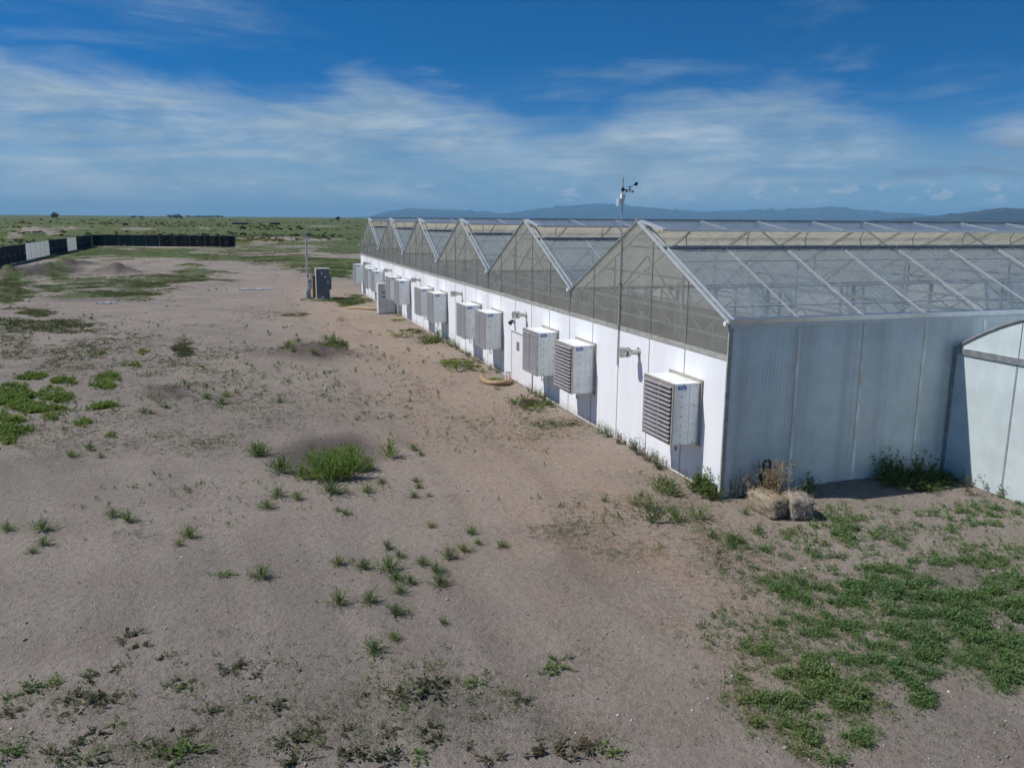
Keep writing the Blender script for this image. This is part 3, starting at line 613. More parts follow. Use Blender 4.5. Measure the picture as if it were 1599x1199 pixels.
    MB().box(LEN, LEN+.05, 0, DEPTH, 0, HE).build('end_wall', M['white_wall'], gh)
    MB().box(0, LEN, DEPTH, DEPTH+.05, 0, HE).build('side_wall', M['white_wall'], gh)
    MB().box(.02, LEN-.02, .05, DEPTH-.05, -.10, .03).build('floor_slab', M['inner_floor'], gh)
    # the door: a wide leaf with a slot window
    d = MB().box(-.058, -.031, 12.62, 14.98, .05, 1.93).build('door', M['door_paint'], gh)
    fr = MB(); fr.box(-.064, -.031, 12.565, 12.618, .03, 1.99); fr.box(-.064, -.031, 14.982, 15.035, .03, 1.99); fr.box(-.064, -.031, 12.62, 14.98, 1.932, 1.985); fr.build('door_frame', M['seam_grey'], d)
    MB().box(-.064, -.0585, 14.05, 14.38, 1.28, 1.62).build('window_pane', M['glass_dark'], d)
    MB().box(-.10, -.0585, 12.85, 12.9, .95, 1.08).build('handle', M['galvanised'], d)
    return gh
make_greenhouse()

def make_annex():
    X0, W, ZE, RISE = 6.45, 4*PW, 3.20, 1.27
    an = empty('hoop_annex', (X0, 0, 0)); tag(an, 'pale arched-roof annex built against the shaded side wall of the greenhouse', 'annex')
    arch = lambda y: ZE+RISE*4*(-y/W)*(1+y/W)
    g = .012
    for k in range(4):
        y1, y0 = -.08-k*PW if k == 0 else -k*PW-g, -(k+1)*PW+g
        MB().box(-.03, -.015, y0, y1, 0, ZE-.07).build('wall_panel', M['annex_sheet'], an)
        ys = np.linspace(y0, y1, 9); prof = [(y1, ZE+.07), (y0, ZE+.07)]+[(y, max(arch(y)-.03, ZE+.075)) for y in ys]; prof = prof[::-1]
        N = len(prof); vs = [(x, y, z) for x in (-.028, -.016) for y, z in prof]
        MB().add(vs, [tuple(range(N)), tuple(range(2*N-1, N-1, -1))]+[(i, N+i, N+(i+1) % N, (i+1) % N) for i in range(N)]).build('arch_panel', M['annex_sheet'], an)
        if k: MB().box(-.04, -.005, -k*PW-.022, -k*PW+.022, 0, ZE-.07).build('seam_batten', M['seam_grey'], an)
    MB().box(-.07, .02, -W, -.055, ZE-.075, ZE+.075).build('cross_beam', M['galvanised'], an)
    MB().box(-.06, .03, -.14, -.055, 0, ZE-.08).build('corner_post', M['galvanised'], an)
    MB().box(-.06, .03, -W, -W+.09, 0, ZE-.08).build('corner_post', M['galvanised'], an)
    n = 24; ys = [-W*i/n for i in range(n+1)]
    MB().tube([(-.02, y if y < -.06 else -.06, arch(y)) for y in ys], .05, 8).build('arch_rim', M['galvanised'], an)
    for i in range(6):
        a = MB(); x0, x1 = .02+i*2.4, .02+(i+1)*2.4-.02
        for j in range(n):
            ya, yb = (ys[j] if j else -.06), ys[j+1]
            a.add([(x0, ya, arch(ya)), (x1, ya, arch(ya)), (x1, yb, arch(yb)), (x0, yb, arch(yb))], [(0, 1, 2, 3)])
        o = a.build('roof_panel', M['annex_sheet'], an); o.modifiers.new('thickness', 'SOLIDIFY').thickness = .012
    MB().box(.03, 14.4, -W-.02, -W, 0, ZE).build('side_wall', M['annex_sheet'], an)
    MB().box(14.4, 14.43, -W, -.06, 0, ZE).build('end_wall', M['annex_sheet'], an)
make_annex()

# ------------------------------------------------------------------ louvered fan housings
def make_fan(opened, far):
    root = empty('fan_housing')
    DP = 0.76
    f = MB(); f.box(-.06, -.037, 0, 1.57, 1.52, 1.60); f.box(-.06, -.037, 0, 1.57, 0, .07); f.box(-.06, -.037, 0, .06, .07, 1.52); f.box(-.06, -.037, 1.51, 1.57, .07, 1.52)
    f.box(-.075, -.06, -.012, 0.012, .02, 1.60); f.build('mounting_flange', M['edge_tan'], root)
    h = MB()
    h.box(-DP, -.06, .06, .09, .09, 1.50); h.box(-DP, -.06, 1.48, 1.51, .09, 1.50); h.box(-DP, -.06, .06, 1.51, 1.502, 1.53); h.box(-DP, -.06, .06, 1.51, .06, .088)
    h.box(-.34, -.325, .052, .0605, .09, 1.50)
    h.build('housing', M['housing'], root)
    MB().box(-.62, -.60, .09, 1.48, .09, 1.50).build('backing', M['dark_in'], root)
    fr = MB(); fr.box(-DP-.03, -DP-.002, .045, .105, .05, 1.54); fr.box(-DP-.03, -DP-.002, 1.465, 1.525, .05, 1.54); fr.box(-DP-.03, -DP-.002, .105, 1.465, 1.49, 1.54); fr.box(-DP-.03, -DP-.002, .105, 1.465, .05, .10); fr.box(-DP-.028, -DP-.004, .77, .80, .10, 1.49)
    fr.build('louver_frame', M['edge_tan'], root)
    ns = 13; pitch = 1.39/ns
    for c, (ya, yb) in enumerate(((.108, .768), (.802, 1.462))):
        ang = R(52 if opened and c == 0 else 40 if opened else 24 + 5*c)
        dx, dz = math.sin(ang)*pitch*1.06, math.cos(ang)*pitch*1.06
        s = MB(); x0 = -DP+.004
        a0, a1 = Vector((x0, 0, pitch)), Vector((x0-dx, 0, pitch-dz)); nn = Vector((-dz, 0, dx)).normalized()*.006
        s.add([(p.x, y, p.z) for p in (a0, a1, a1+nn, a0+nn) for y in (ya, yb)], [(0, 1, 3, 2), (2, 3, 5, 4), (4, 5, 7, 6), (6, 7, 1, 0), (0, 2, 4, 6), (1, 7, 5, 3)])
        me = s.mesh('louver_slat', M['slat'])
        for k in range(ns): link('louver_slat', me, root, (0, 0, .095+k*pitch))
    lb = MB().box(-.66, -.44, .048, .0595, 1.39, 1.47).build('name_plate', M['blue_label'], root)
    MB().box(-.635, -.465, .045, .0478, 1.418, 1.438).build('lettering', M['print_white'], lb)
    if not far:
        bolt = MB().tube([(0, .046, 0), (0, .06, 0)], .014, 8).mesh('bolt', M['bolt'])
        for x, z in [(-.55, q) for q in (1.22, .98, .75, .52, .29, .10)]+[(-.22, q) for q in (1.0, .55, .10)]+[(-.18, 1.47), (-.5, 1.49)]: link('bolt', bolt, root, (x, 0, z))
        MB().tube([(-.5, .35, .07), (-.5, .36, -.06), (-.47, .40, -.16), (-.40, .48, -.19), (-.34, .55, -.12)], .012, 6).build('drain_hose', M['rubber'], root)
        MB().tube([(-.3, .95, .07), (-.3, .95, -.05), (-.28, .92, -.12), (-.24, .86, -.10)], .012, 6).build('drain_hose', M['rubber'], root)
    return root
y_near = [0.93+BAY*k for k in range(NB)]; y_far = [7.02+BAY*k for k in range(NB)]
protos = {}
ORD = ['first', 'second', 'third', 'fourth', 'fifth', 'sixth', 'seventh', 'eighth', 'ninth', 'tenth', 'eleventh', 'twelfth']
for i, y in enumerate(sorted(y_near+y_far)):
    key = (i < 2, i > 6)
    if key not in protos: o = protos[key] = make_fan(*key)
    else: o = copy_tree(protos[key])
    o.location = (0, y, 1.0)
    if i == 0: lab = 'open-slatted grey fan box standing alone on the white wall near the hay bales'
    elif i == 1: lab = 'open-slatted grey fan box paired with a closed one beside the white door'
    elif i == 11: lab = 'grey louvered fan box at the far greenhouse corner by the open field'
    else: lab = 'grey fan box with closed slats on the white wall, %s along from the hay bales' % ORD[i]
    tag(o, lab, 'fan box', 'louvered fan boxes along the white greenhouse wall')

def make_flue():
    root = empty('flue_vent')
    MB().tube([(-.036, 0, 0), (-.05, 0, 0)], .12, 16).build('wall_collar', M['flue'], root)
    MB().tube([(-.05, 0, 0), (-.34, 0, 0)], .075, 14).build('pipe', M['flue'], root, smooth=False)
    MB().tube([(-.30, 0, 0), (-.32, 0, 0), (-.32, 0, 0), (-.40, 0, 0), (-.40, 0, 0)], [.08, .135, .135, .135, .10], 18).build('cap', M['flue'], root)
    MB().tube([(-.40, 0, 0), (-.46, 0, 0)], .095, 16).build('grille', M['edge_tan'], root)
    MB().tube([(-.46, 0, 0), (-.47, 0, 0), (-.56, 0, 0), (-.565, 0, 0)], [.10, .14, .14, .10], 18).build('end_disc', M['flue'], root)
    MB().tube([(-.06, 0, .07), (-.06, 0, .13)], .022, 8).build('bracket', M['flue'], root)
    return root
fl = make_flue()
for k in range(NB):
    o = fl if k == 0 else copy_tree(fl)
    o.location = (0, 4.24+BAY*k, 2.77)
    tag(o, ('metal flue vent on the white wall beside the lone open-slatted fan box' if k == 0 else
            'metal flue vent above the white door of the greenhouse' if k == 1 else 'metal flue vent on the white wall, %s along from the hay bales' % ORD[k]).replace('nearest', 'next to'), 'flue vent', 'flue vents along the white wall')

# small lamp over the door
lm = empty('wall_lamp', (0, 14.75, 2.35)); tag(lm, 'small dark lamp fixed to the white wall above the door', 'lamp')
MB().box(-.06, -.032, -.06, .06, -.07, .07).build('base_plate', M['seam_grey'], lm)
MB().tube([(-.06, 0, 0), (-.13, 0, .02)], .02, 8).build('arm', M['seam_grey'], lm)
MB().tube([(-.11, 0, .05), (-.17, -.03, .0), (-.24, -.06, -.06)], [.05, .07, .09], 12).build('lamp_head', M['black_plastic'], lm)

# ------------------------------------------------------------------ weather station
ws = empty('weather_station', (-.075, 5.46, 0)); tag(ws, 'thin pole with weather station and wind vane rising above the gable', 'weather station')
MB().tube([(0, 0, 2.2), (0, 0, 7.42)], .016, 8).build('pole', M['pole_grey'], ws)
for z in (3.3, 4.5): MB().box(-.03, .05, -.04, .04, z, z+.05).build('clamp', M['galvanised'], ws)
sh = MB()
for k in range(7): sh.tube([(-.11, 0, 6.66+k*.030), (-.11, 0, 6.678+k*.030)], .066, 14)
sh.build('radiation_shield', M['white_plastic'], ws)
MB().box(-.06, .06, -.05, .05, 6.84, 6.99, .012).build('sensor_box', M['white_plastic'], ws)
MB().tube([(0, 0, 6.70), (0, 0, 6.86)], .05, 12).build('rain_cup', M['white_plastic'], ws)
MB().tube([(0, 0, 7.05), (0, 0, 7.15)], .045, 10).build('collar', M['black_plastic'], ws)
a = MB(); a.tube([(.0, 0, 7.09), (.22, -.03, 7.09)], .014, 6); a.tube([(.20, -.03, 7.05), (.20, -.03, 7.19)], .016, 6); a.build('arm', M['black_plastic'], ws)
cp = MB()
for k in range(3):
    q = 2.1*k; cp.tube([(.20, -.03, 7.05), (.20+.09*math.cos(q), -.03+.09*math.sin(q), 7.05)], .008, 5)
    cx, cy = .20+.10*math.cos(q), -.03+.10*math.sin(q); cp.tube([(cx-.02*math.sin(q), cy+.02*math.cos(q), 7.05), (cx+.015*math.sin(q), cy-.015*math.cos(q), 7.05)], [.034, .014], 8)
cp.build('wind_cups', M['black_plastic'], ws)
v = MB(); v.bar((.10, -.03, 7.16), (.40, -.03, 7.24), .012, .012); v.add([(.30, -.035, 7.21), (.42, -.035, 7.21), (.44, -.035, 7.30), (.36, -.035, 7.30), (.30, -.025, 7.21), (.42, -.025, 7.21), (.44, -.025, 7.30), (.36, -.025, 7.30)], [(0, 1, 2, 3), (7, 6, 5, 4), (0, 4, 5, 1), (1, 5, 6, 2), (2, 6, 7, 3), (3, 7, 4, 0)]); v.build('wind_vane', M['black_plastic'], ws)

# ------------------------------------------------------------------ utility cabinets, pole, pipe, hose
def gz(x, y): return float(height(x, y))
cb = empty('utility_cabinet', (-3.62, 51.1, gz(-3.6, 51.1))); tag(cb, 'tall dark grey electrical cabinet standing beside the lamp pole', 'cabinet')
MB().box(-.7, .7, -.6, .6, -.1, .08).build('plinth', M['concrete'], cb)
MB().box(-.50, .50, -.36, .36, .08, 2.36, .02).build('body', M['cabinet_dark'], cb)
MB().box(-.55, .55, -.41, .41, 2.362, 2.42, .015).build('lid', M['cabinet_grey'], cb)
MB().box(-.545, -.502, -.36, .36, .08, 2.36).build('side_trim', M['cabinet_grey'], cb)
for x, z, w, h in ((-.10, 1.95, .07, .22), (.18, 1.72, .16, .08), (.38, 1.27, .07, .16), (-.05, .15, .2, .07)): MB().box(x-w/2, x+w/2, -.372, -.362, z, z+h).build('sticker', M['print_white'], cb)
MB().box(.502, .66, -.2, .25, .75, 1.75, .02).build('side_box', M['cabinet_dark'], cb)
MB().box(-.005, .005, -.366, -.3605, .12, 2.32).build('door_gap', M['black_plastic'], cb)
pp = empty('stub_post', (-4.28, 51.3, gz(-4.28, 51.3))); tag(pp, 'short brown wooden post between the dark cabinet and the lamp pole', 'post')
MB().box(-.11, .11, -.10, .10, -.2, 1.82, .02).build('timber', M['post_wood'], pp); MB().box(-.13, .13, -.12, .12, 1.822, 1.86).build('cap', M['galvanised'], pp)
pl = empty('lamp_pole', (-4.72, 51.6, gz(-4.7, 51.6))); tag(pl, 'thin grey pole with a short cross arm and twin lamp heads', 'pole')
MB().tube([(0, 0, -.2), (0, 0, 5.2)], [.11, .07], 10).build('shaft', M['pole_grey'], pl)
MB().bar((-.42, 0, 5.16), (.42, 0, 5.16), .06, .06).build('cross_arm', M['pole_grey'], pl)
for s in (-1, 1): MB().box(s*.30-.12, s*.30+.12, -.14, .10, 5.19, 5.26, .01).build('lamp_head', M['pole_grey'], pl)
MB().box(-.10, .10, -.16, -.05, 4.55, 4.80).build('junction_box', M['white_plastic'], pl)
MB().box(-.05, .30, -.14, .14, .75, 1.62, .015).build('meter_box', M['cabinet_grey'], pl); MB().tube([(.12, -.14, 1.35), (.12, -.22, 1.35)], .09, 14).build('meter_dial', M['glass_dark'], pl)
MB().tube([(.14, 0, -.2), (.14, 0, .76)], .06, 10).build('conduit', M['pole_grey'], pl); MB().box(-.22, -.10, -.12, .08, -.1, .62).build('ground_box', M['white_plastic'], pl)
gc = empty('wall_cabinet', (0, 39.3, gz(-.7, 39.3))); tag(gc, 'pale grey metal cabinet pushed against the white wall below a fan box', 'cabinet')
MB().box(-1.24, -.08, .0, .62, .05, 2.03, .02).build('body', M['cabinet_grey'], gc); MB().box(-1.2, -.1, .04, .58, -.1, .049).build('base', M['concrete'], gc)
for z in (1.42, 1.12): MB().box(-.98, -.76, -.014, -.002, z, z+.06).build('handle', M['black_plastic'], gc)
MB().box(-.665, -.655, -.006, .0, .09, 1.99).build('door_gap', M['seam_grey'], gc)
yp = [G(543, 483), G(560, 483.6), G(577, 484.2), G(592, 485)]
tag(MB().tube([(q[0], q[1], gz(q[0], q[1])+.10+.03*math.sin(i*2)) for i, q in enumerate(yp)], .07, 8).build('yellow_pipe', M['pipe_yellow'], smooth=True), 'dull yellow pipe lying on the grass towards the pale grey cabinet', 'pipe')
hs = empty('drain_hose', (-.78, 14.75, 0)); tag(hs, 'curved brown corrugated hose lying in a half ring by the door', 'hose')
pts = []; rad = []
for k in range(90):
    a = R(140)+R(225)*k/89; r = .52; pts.append((r*math.cos(a), r*1.65*math.sin(a), .10+.02*math.sin(a*3))); rad.append(.095+(.010 if k % 2 else -.006))
MB().tube(pts, rad, 12).build('corrugated_tube', M['hose'], hs, smooth=True)
for e in (0, -1): p_ = pts[e]; MB().tube([(p_[0], p_[1], p_[2]), (p_[0]+.015*(1 if e else -1), p_[1]+.03, p_[2])], .11, 12).build('end_ring', M['hose'], hs)
wb = empty('valve_stake', (-.42, 14.35, 0)); tag(wb, 'small white bracket stake standing behind the curved brown hose', 'stake')
MB().box(-.10, .10, -.03, .03, .40, .47).build('top_bar', M['white_plastic'], wb); MB().box(-.10, -.05, -.03, .03, -.05, .399).build('leg', M['white_plastic'], wb); MB().box(.05, .10, -.03, .03, -.05, .399).build('leg', M['white_plastic'], wb)
gm = empty('gas_meter', (1.0, -.14, gz(1.0, -.2))); tag(gm, 'black gas pipe loop with a regulator against the shaded side wall', 'gas pipe')
MB().tube([(-.05, -.1, -.1), (-.05, -.1, .42)], .032, 8).build('riser', M['black_plastic'], gm); MB().tube([(-.05, -.1, .54), (-.05, -.1, .82), (-.045, -.1, .86), (.10, -.1, .87), (.12, -.1, .84), (.12, -.1, -.1)], .03, 8).build('loop_pipe', M['black_plastic'], gm)
MB().tube([(-.10, -.1, .48), (.0, -.1, .48)], .085, 14).build('regulator', M['black_plastic'], gm); MB().tube([(-.05, -.2, .60), (-.05, -.1, .60)], .045, 10).build('gauge', M['white_plastic'], gm)
MB().tube([(-.05, -.1, .28), (.12, -.1, .28)], .024, 8).build('cross_pipe', M['black_plastic'], gm); MB().box(-.08, .15, -.095, .10, .68, .71).build('bracket', M['galvanised'], gm)

# ------------------------------------------------------------------ leaf geometry
def tri_object(name, V, F, tint, mat, parent=None):
    me = bpy.data.meshes.new(name); n = len(V); k = len(F)
    me.vertices.add(n); me.vertices.foreach_set('co', np.asarray(V, np.float32).ravel())
    me.loops.add(k*3); me.loops.foreach_set('vertex_index', np.asarray(F, np.int32).ravel())
    me.polygons.add(k); me.polygons.foreach_set('loop_start', np.arange(k, dtype=np.int32)*3); me.update()
    at = me.attributes.new('tint', 'FLOAT', 'POINT'); at.data.foreach_set('value', np.asarray(tint, np.float32))
    me.materials.append(mat); return me
def leaves(C, D, Ln, Wd, droop=0.0):
    """one kite of two triangles per leaf: C base, D direction"""
    n = len(C); side = np.cross(D, np.array([0, 0, 1.0])+RNG.normal(size=(n, 3))*.45); side /= np.linalg.norm(side, axis=1)[:, None]+1e-9
    Ln = np.broadcast_to(Ln, n)[:, None]; Wd = np.broadcast_to(Wd, n)[:, None]
    mid = C+D*Ln*.5; tip = C+D*Ln+np.array([0, 0, -1.0])*Ln*droop
    V = np.stack([C, mid+side*Wd*.5, tip, mid-side*Wd*.5], 1).reshape(-1, 3)
    b = np.arange(n)[:, None]*4; F = np.concatenate([b+[0, 1, 2], b+[0, 2, 3]], 1).reshape(-1, 3)
    return V, F
def withstems(VF, base, d, ln):
    V2, F2 = leaves(np.asarray(base, float), np.asarray(d, float), ln, .014)
    return np.vstack([VF[0], V2]), np.vstack([VF[1], F2+len(VF[0])])
def plant(kind, n):
    """unit plants about 1 wide; returns V, F"""
    g = RNG
    if kind == 'bush':          # rounded annual weed: leafy stems from one root
        ns = max(7, n//9); th = g.uniform(0, 2*math.pi, ns); lean = g.uniform(.0, 1.25, ns)**.9
        d = np.stack([np.cos(th)*np.sin(lean), np.sin(th)*np.sin(lean), np.cos(lean)], 1); ln = g.uniform(.42, .72, ns)
        i = g.integers(0, ns, n); q = g.uniform(.12, 1, n)**.8
        C = d[i]*(ln[i]*q)[:, None]; C[:, 2] *= 1.05
        D = d[i]*.6+g.normal(size=(n, 3))*.55+np.array([0, 0, .35]); D /= np.linalg.norm(D, axis=1)[:, None]
        kk = (46/n)**.30; return withstems(leaves(C, D, g.uniform(.12, .21, n)*kk, g.uniform(.040, .070, n)*kk), 0*d, d, ln)
    if kind == 'flat':          # low sprawling weed
        ns = max(5, n//8); th = g.uniform(0, 2*math.pi, ns); ln = g.uniform(.2, .62, ns); i = g.integers(0, ns, n); q = g.uniform(.1, 1, n)
        C = np.stack([np.cos(th[i])*ln[i]*q, np.sin(th[i])*ln[i]*q, .03+.16*g.random(n)*(1-.6*q)], 1)
        D = np.stack([np.cos(th[i]), np.sin(th[i]), np.full(n, .35)], 1)+g.normal(size=(n, 3))*.55; D[:, 2] = np.abs(D[:, 2])*.7+.1; D /= np.linalg.norm(D, axis=1)[:, None]
        return withstems(leaves(C, D, g.uniform(.10, .20, n), g.uniform(.04, .08, n), .1), np.zeros((ns, 3)), np.stack([np.cos(th), np.sin(th), np.full(ns, .06)], 1), ln)
    if kind == 'grass':
        th = g.uniform(0, 2*math.pi, n); r = np.sqrt(g.random(n))*.32; C = np.stack([np.cos(th)*r, np.sin(th)*r, 0*r], 1)
        D = np.stack([np.cos(th)*.45, np.sin(th)*.45, np.ones(n)], 1)+g.normal(size=(n, 3))*.28; D /= np.linalg.norm(D, axis=1)[:, None]
        return leaves(C, D, g.uniform(.3, .75, n), g.uniform(.02, .045, n), .15)
    if kind == 'spike':         # tall narrow stalks
        ns = max(3, n//26); th = g.uniform(0, 2*math.pi, ns); lean = g.uniform(.0, .28, ns); b = g.normal(size=(ns, 2))*.13; ln = g.uniform(.7, 1.6, ns)
        i = g.integers(0, ns, n); q = g.uniform(.05, 1, n)
        C = np.stack([b[i, 0]+np.cos(th[i])*np.sin(lean[i])*ln[i]*q, b[i, 1]+np.sin(th[i])*np.sin(lean[i])*ln[i]*q, ln[i]*q*np.cos(lean[i])], 1)
        D = g.normal(size=(n, 3))*.6+np.array([0, 0, .75]); D /= np.linalg.norm(D, axis=1)[:, None]
        sd = np.stack([np.cos(th)*np.sin(lean), np.sin(th)*np.sin(lean), np.cos(lean)], 1)
        return withstems(leaves(C, D, g.uniform(.12, .22, n)*(1.15-.6*q), g.uniform(.022, .042, n)), np.stack([b[:, 0], b[:, 1], 0*th], 1), sd, ln)
    if kind == 'scrub':         # dense rounded shrub for the far plain
        a = g.uniform(0, 2*math.pi, n); e = g.uniform(.1, 1.5, n); d = np.stack([np.cos(a)*np.cos(e), np.sin(a)*np.cos(e), np.sin(e)], 1)
        return leaves(d*.14, d+g.normal(size=(n, 3))*.25, g.uniform(.28, .46, n), g.uniform(.22, .36, n))
    if kind == 'twig':          # open, half dry sprig lying low
        ns = 5; th = g.uniform(0, 2*math.pi, ns); ln = g.uniform(.25, .65, ns); i = g.integers(0, ns, n); q = g.uniform(.0, 1, n)
        C = np.stack([np.cos(th[i])*ln[i]*q, np.sin(th[i])*ln[i]*q, .02+.28*q*g.random(n)], 1)
        D = np.stack([np.cos(th[i]), np.sin(th[i]), np.full(n, .5)], 1)+g.normal(size=(n, 3))*.4; D /= np.linalg.norm(D, axis=1)[:, None]
        return withstems(leaves(C, D, g.uniform(.12, .24, n), g.uniform(.03, .055, n)), np.zeros((ns, 3)), np.stack([np.cos(th), np.sin(th), np.full(ns, .2)], 1), ln)

# hay bales and the dead plant between them
def make_bale(name, loc, rz, sx, sy, sz, label, mat):
    root = empty(name, loc, rz); tag(root, label, 'hay bale')
    bm = bmesh.new(); bmesh.ops.create_cube(bm, size=1); bmesh.ops.subdivide_edges(bm, edges=list(bm.edges), cuts=9, use_grid_fill=True)
    for v in bm.verts:
        p = v.co.copy(); s = Vector((p.x*sx, p.y*sy, (p.z+.5)*sz)); e = max(abs(p.x), abs(p.y))
        rnd = sorted((abs(p.x), abs(p.y), abs(p.z)))[1]; s -= Vector((p.x*sx, p.y*sy, p.z*sz))*max(0, rnd-.36)*.9
        s += p.normalized()*(fbm(np.array([p.x*7+rz+9]), np.array([p.y*7+p.z*9+5]), 3)[0]-.5)*.12
        v.co = s
    me = bpy.data.meshes.new('straw_block'); bm.to_mesh(me); bm.free()
    me.attributes.new('tint', 'FLOAT', 'POINT').data.foreach_set('value', RNG.random(len(me.vertices)).astype(np.float32)*.6); me.materials.append(M[mat])
    me.polygons.foreach_set('use_smooth', [True]*len(me.polygons)); link('straw_block', me, root)
    P = np.array([v.co for v in me.vertices]); Nn = np.array([v.normal for v in me.vertices]); i = RNG.integers(0, len(P), 1500)
    D = Nn[i]*.35+RNG.normal(size=(1500, 3))*.6; D /= np.linalg.norm(D, axis=1)[:, None]
    V, F = leaves(P[i]-Nn[i]*.01+RNG.normal(size=(1500, 3))*.015, D, RNG.uniform(.05, .13, 1500), .008); o = link('loose_straw', tri_object('loose_straw', V, F, np.repeat(RNG.random(1500), 4), M[mat]), root); o['kind'] = 'stuff'
    for y in (-.12, .12):
        a = .51
        MB().tube([(-sx*a*.97, y, sz*.08), (-sx*a*.97, y, sz*.92), (-sx*.44, y, sz*1.02), (sx*.44, y, sz*1.02), (sx*a*.97, y, sz*.92), (sx*a*.97, y, sz*.08)], .006, 5).build('twine', M['hose'], root)
make_bale('hay_bale', (0.50, -1.08, gz(.5, -1.1)-.02), R(95), .92, .46, .46, 'weathered hay bale with golden frayed end lying beside the greenhouse corner', 'straw')
make_bale('hay_bale', (1.03, -1.42, gz(1.03, -1.42)-.02), R(70), .72, .50, .48, 'short grey hay bale turned end-on beside the golden frayed one', 'straw_grey')

# ------------------------------------------------------------------ ground cover
PL = {}
def protos_of(kind, n, k=6):
    if (kind, n) not in PL: PL[(kind, n)] = [plant(kind, n) for _ in range(k)]
    return PL[(kind, n)]
def clear_of_buildings(x, y, r=.12):
    return ~(((x > -r) & (x < LEN) & (y > -r) & (y < DEPTH)) | ((x > 6.45-r) & (x < 21) & (y > -7.4) & (y < 0)))
def scatter_cover(name, S, N, kind, nl, size, mat, label, cat, gain=1.0, tintf=None, clump=(2.2, .30), zscale=1.0, dmax=1e9, rgrow=0.0):
    """plants wherever the strokes say, thinned by clumpy noise"""
    U = []; Vv = []
    ar = np.array([s[2]*s[3]*(0.25+s[4]) for s in S]); ar /= ar.sum()
    i = RNG.choice(len(S), N*5, p=ar); S_ = np.array(S)[i]
    a = RNG.uniform(0, 2*math.pi, len(i)); r = np.sqrt(RNG.random(len(i)))*1.25
    u = S_[:, 0]+np.cos(a)*r*S_[:, 2]; v = S_[:, 1]+np.sin(a)*r*S_[:, 3]
    d = fw[None]+r2[None]*((u-799.5)/F_PX)[:, None]+u2[None]*((599.5-v)/F_PX)[:, None]
    P = CAM+d*((0-CAM[2])/d[:, 2])[:, None]; x, y = P[:, 0], P[:, 1]
    dens = field(S, u, v, x, y, 1.1); cl = fbm(x*clump[0]+31, y*clump[0]+7, 4)
    keep = (d[:, 2] < 0) & (RNG.random(len(x)) < dens*gain*np.clip((cl-.5+clump[1])*4.5, .02, 1)) & clear_of_buildings(x, y) & (np.hypot(x-CAM[0], y-CAM[1]) < dmax)
    idx = np.nonzero(keep)[0][:N]; x, y, dn, cl = x[idx], y[idx], dens[idx], cl[idx]
    z = height(x, y)-.01; sz = RNG.uniform(size[0], size[1], len(x))*(.6+.5*dn)*(.7+.6*cl)*np.clip(np.hypot(x-CAM[0], y-CAM[1])/20, 1, 2.2)**rgrow
    pr = protos_of(kind, nl); pick = RNG.integers(0, len(pr), len(x)); rot = RNG.uniform(0, 2*math.pi, len(x))
    tn = np.clip(RNG.normal(.45, .2, len(x))+(fbm(x*.6+3, y*.6, 3)-.5)*1.2, 0, 1)
    VV = []; FF = []; TT = []; off = 0
    for k, (V0, F0) in enumerate(pr):
        m = pick == k; nm = int(m.sum())
        if not nm: continue
        c, s = np.cos(rot[m]), np.sin(rot[m]); q = sz[m]
        X = (V0[None, :, 0]*c[:, None]-V0[None, :, 1]*s[:, None])*q[:, None]+x[m][:, None]
        Y = (V0[None, :, 0]*s[:, None]+V0[None, :, 1]*c[:, None])*q[:, None]+y[m][:, None]
        Z = V0[None, :, 2]*(q*zscale)[:, None]+z[m][:, None]
        nv = len(V0); W = np.stack([X, Y, Z], -1).reshape(nm, nv//4, 4, 3); fat = np.clip(np.hypot(x[m]-CAM[0], y[m]-CAM[1])/13, 1, 5)
        mid = (W[:, :, 1]+W[:, :, 3])/2; hw = (W[:, :, 1]-W[:, :, 3])/2*fat[:, None, None]; W[:, :, 1] = mid+hw; W[:, :, 3] = mid-hw
        VV.append(W.reshape(-1, 3))
        FF.append((F0[None]+(np.arange(nm)*nv)[:, None, None]+off).reshape(-1, 3)); TT.append(np.repeat(np.clip(tn[m], 0, 1), nv)+np.tile(RNG.normal(0, .06, nv), nm)); off += nm*nv
    me = tri_object(name, np.concatenate(VV), np.concatenate(FF), np.clip(np.concatenate(TT), 0, 1), mat)
    print(name, len(x), 'plants', len(me.polygons), 'tris')
    return tag(link(name, me), label, cat, kind='stuff')
HALO = [(a, b, ra*1.6, rb*1.6, d*.5) for a, b, ra, rb, d in RIGHT]
WIDE = [(a, b, ra*1.2, rb*1.2, d) for a, b, ra, rb, d in RIGHT]
YARD = [(250, 620, 420, 170, .8), (700, 640, 300, 120, .45), (800, 900, 900, 320, .35), (500, 1120, 700, 110, .6), (1000, 780, 260, 110, .6), (330, 500, 300, 60, .5), (1250, 900, 300, 160, .6)]
scatter_cover('weed_cover', WIDE, 8000, 'bush', 26, (.09, .28), M['veg_blue'], 'patchy carpet of low green weeds before the shaded side wall', 'weeds', .6, clump=(4.5, .05), zscale=.65)
scatter_cover('small_weed_cover', HALO, 9000, 'bush', 14, (.05, .15), M['veg_blue'], 'loose scatter of tiny green weeds around the weed carpet before the side wall', 'weeds', 1.0, clump=(2.2, .22), zscale=.8)
scatter_cover('bright_weed_cover', LEFT, 2600, 'bush', 26, (.12, .34), M['veg_bright'], 'bright green weed mat spreading across the bare dirt yard', 'weeds', .8, clump=(2.4, .08), zscale=.75)
scatter_cover('sparse_weed_cover', SPARSE, 22000, 'twig', 9, (.08, .21), M['veg_olive'], 'thin scatter of olive sprigs over the bare dirt yard', 'weeds', 1.0, clump=(.8, .22), rgrow=1.0)
